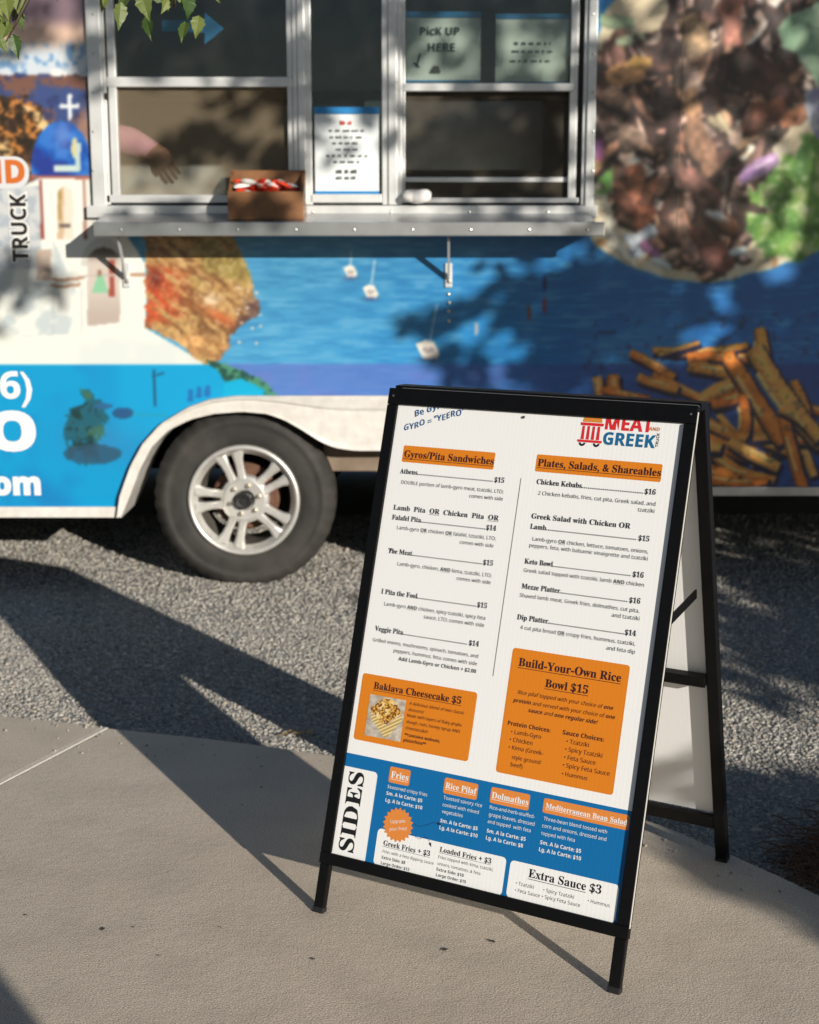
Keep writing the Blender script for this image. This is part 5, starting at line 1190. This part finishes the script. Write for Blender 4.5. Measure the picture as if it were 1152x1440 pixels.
for a_ in ((198,-10,42,72,.2),(170,2,38,95,-.5),(206,22,34,80,.7),(280,22,36,95,.0),(262,30,34,100,.6),(266,-6,36,90,-.3),(232,-14,30,80,.4),(240,-8,32,110,-.6),(150,-8,26,110,.3),(212,-18,36,50,.2),(254,-20,40,75,-.2),(184,-20,40,120,.5),
           (8,-8,40,80,.2),(22,12,34,70,-.4),(4,22,38,95,.5),(18,48,34,78,.1),(-4,50,28,60,-.5),(14,30,36,110,.4),(24,-20,44,85,-.2),(-8,-12,40,70,.3),(40,-40,40,70,.3),(-20,20,40,70,.3),(100,-44,34,90,.2),(130,-46,32,100,.2),(290,-30,36,60,.2),(76,-34,26,110,.5),(82,-20,22,95,.1)): bleaf(*a_)
c2 = [(np.array([T2[0],T2[1]+.1,3.6])+r3.normal(size=3)*np.array([.8,.8,.6]), r3.uniform(.06,.1)) for _ in range(900)]
leaf_mesh(c2,'crown').build('crown', M['leaf'], TREE2, fixn=False)

# ------------------------------------------------------------------ unseen post added behind the viewer to cast shade across the patio corner
pb = np.array(on_z(88,1440)[:2])+np.array([-math.cos(SUN_AZ),-math.sin(SUN_AZ)])*3.3
perp = np.array([-math.sin(SUN_AZ),math.cos(SUN_AZ)]);  perp = perp if perp[0] < 0 else -perp
pc = pb+perp*.16
PO = thing('shadow_post', (pc[0],pc[1],0), 'unseen square post added behind the viewer to shadow the patio corner', 'post')
M['timber'] = mat('timber', (.22,.14,.08), .8, noise=(14,.6,(.13,.08,.045)))
mb = MB(); mb.box(-.13,.13,-.13,.13,.02,2.6); mb.build('shaft', M['timber'], PO, bevel=.006, xf=Matrix.Rotation(SUN_AZ,4,'Z'))
mb = MB(); mb.box(-.16,.16,-.16,.16,0,.06); mb.build('base_plate', M['black_frame'], PO, bevel=.004, xf=Matrix.Rotation(SUN_AZ,4,'Z'))

# ------------------------------------------------------------------ litter on the ground
M['dry'] = mat('dry_leaf', (.30,.20,.07), .8); M['dry_dark'] = mat('dry_leaf_dark', (.045,.035,.025), .85); M['straw'] = mat('pine_straw', (.13,.065,.03), .85)
def litter(px,py,L,ang,m,label,group,onp=True):
    p = on_z(px,py,0.0 if onp else -.05); z = .002 if onp else float(gravel_h(np.array([p[0]]),np.array([p[1]]))[0])+.012
    mb = MB(); V_=[];F_=[]
    for i,(x,w) in enumerate(((0,0),(.2,.18),(.5,.26),(.8,.15),(1,0))):
        V_ += [((x-.5)*L,w*L,.10*L*abs(w)*2+.06*L*x),((x-.5)*L,0,.02*L+.06*L*x),((x-.5)*L,-w*L,.14*L*abs(w)*2)]
    for i in range(4): a = 3*i; F_ += [(a,a+3,a+4,a+1),(a+1,a+4,a+5,a+2)]
    mb.add(V_,F_); o = mb.build('dry_leaf', M[m], None, xf=Matrix.Translation((p[0],p[1],z))@Matrix.Rotation(ang,4,'Z')); tag(o,label,'leaf',group)
for px,py,L,a_ in ((420,1046,.045,.2),(400,1048,.03,1.0),(436,1044,.035,2.4),(410,1043,.025,.7)): litter(px,py,L,a_,'dry','yellow dry leaf at the gravel edge of the concrete','yellow leaves at the patio edge',False)
for px,py,L,a_ in ((626,1337,.014,.5),(692,1325,.016,2.4),(145,1308,.013,1.2),(440,1350,.010,.3),(368,1079,.010,.2),(368,1108,.010,.9),(340,1133,.008,1.9),(36,1288,.008,.2),(188,1305,.007,1.0),(223,1345,.006,.6),(310,1305,.006,2.0)): litter(px,py,L,a_,'dry_dark','small dark leaf scrap lying on the concrete patio','dark scraps on the concrete')
# pine straw at the right edge
mb = MB(); rr = random.Random(8)
for k in range(520):
    px = rr.gauss(1165,38); py = rr.gauss(1222,26)
    p = on_z(px,py,-.06)
    if p[1] < np.interp(p[0],[e[0] for e in EDGE],[e[1] for e in EDGE])+.01: continue
    z = float(gz(p[0],p[1]))+rr.uniform(.008,.045); a = rr.gauss(2.6,.9); L = rr.uniform(.05,.14); d = Vector((math.cos(a),math.sin(a),rr.uniform(-.15,.15)))
    P_ = Vector((p[0],p[1],z)); mb.tube([P_-d*L/2,P_+Vector((0,0,.006)),P_+d*L/2],[.0009,.0011,.0006],4,False)
o = kind(mb.build('pine_straw', M['straw'], fixn=False),'stuff'); tag(o,'tangle of brown pine needles on the gravel by the patio edge','pine needles')
bpy.data.objects.remove(_fo); bpy.data.curves.remove(_fc)
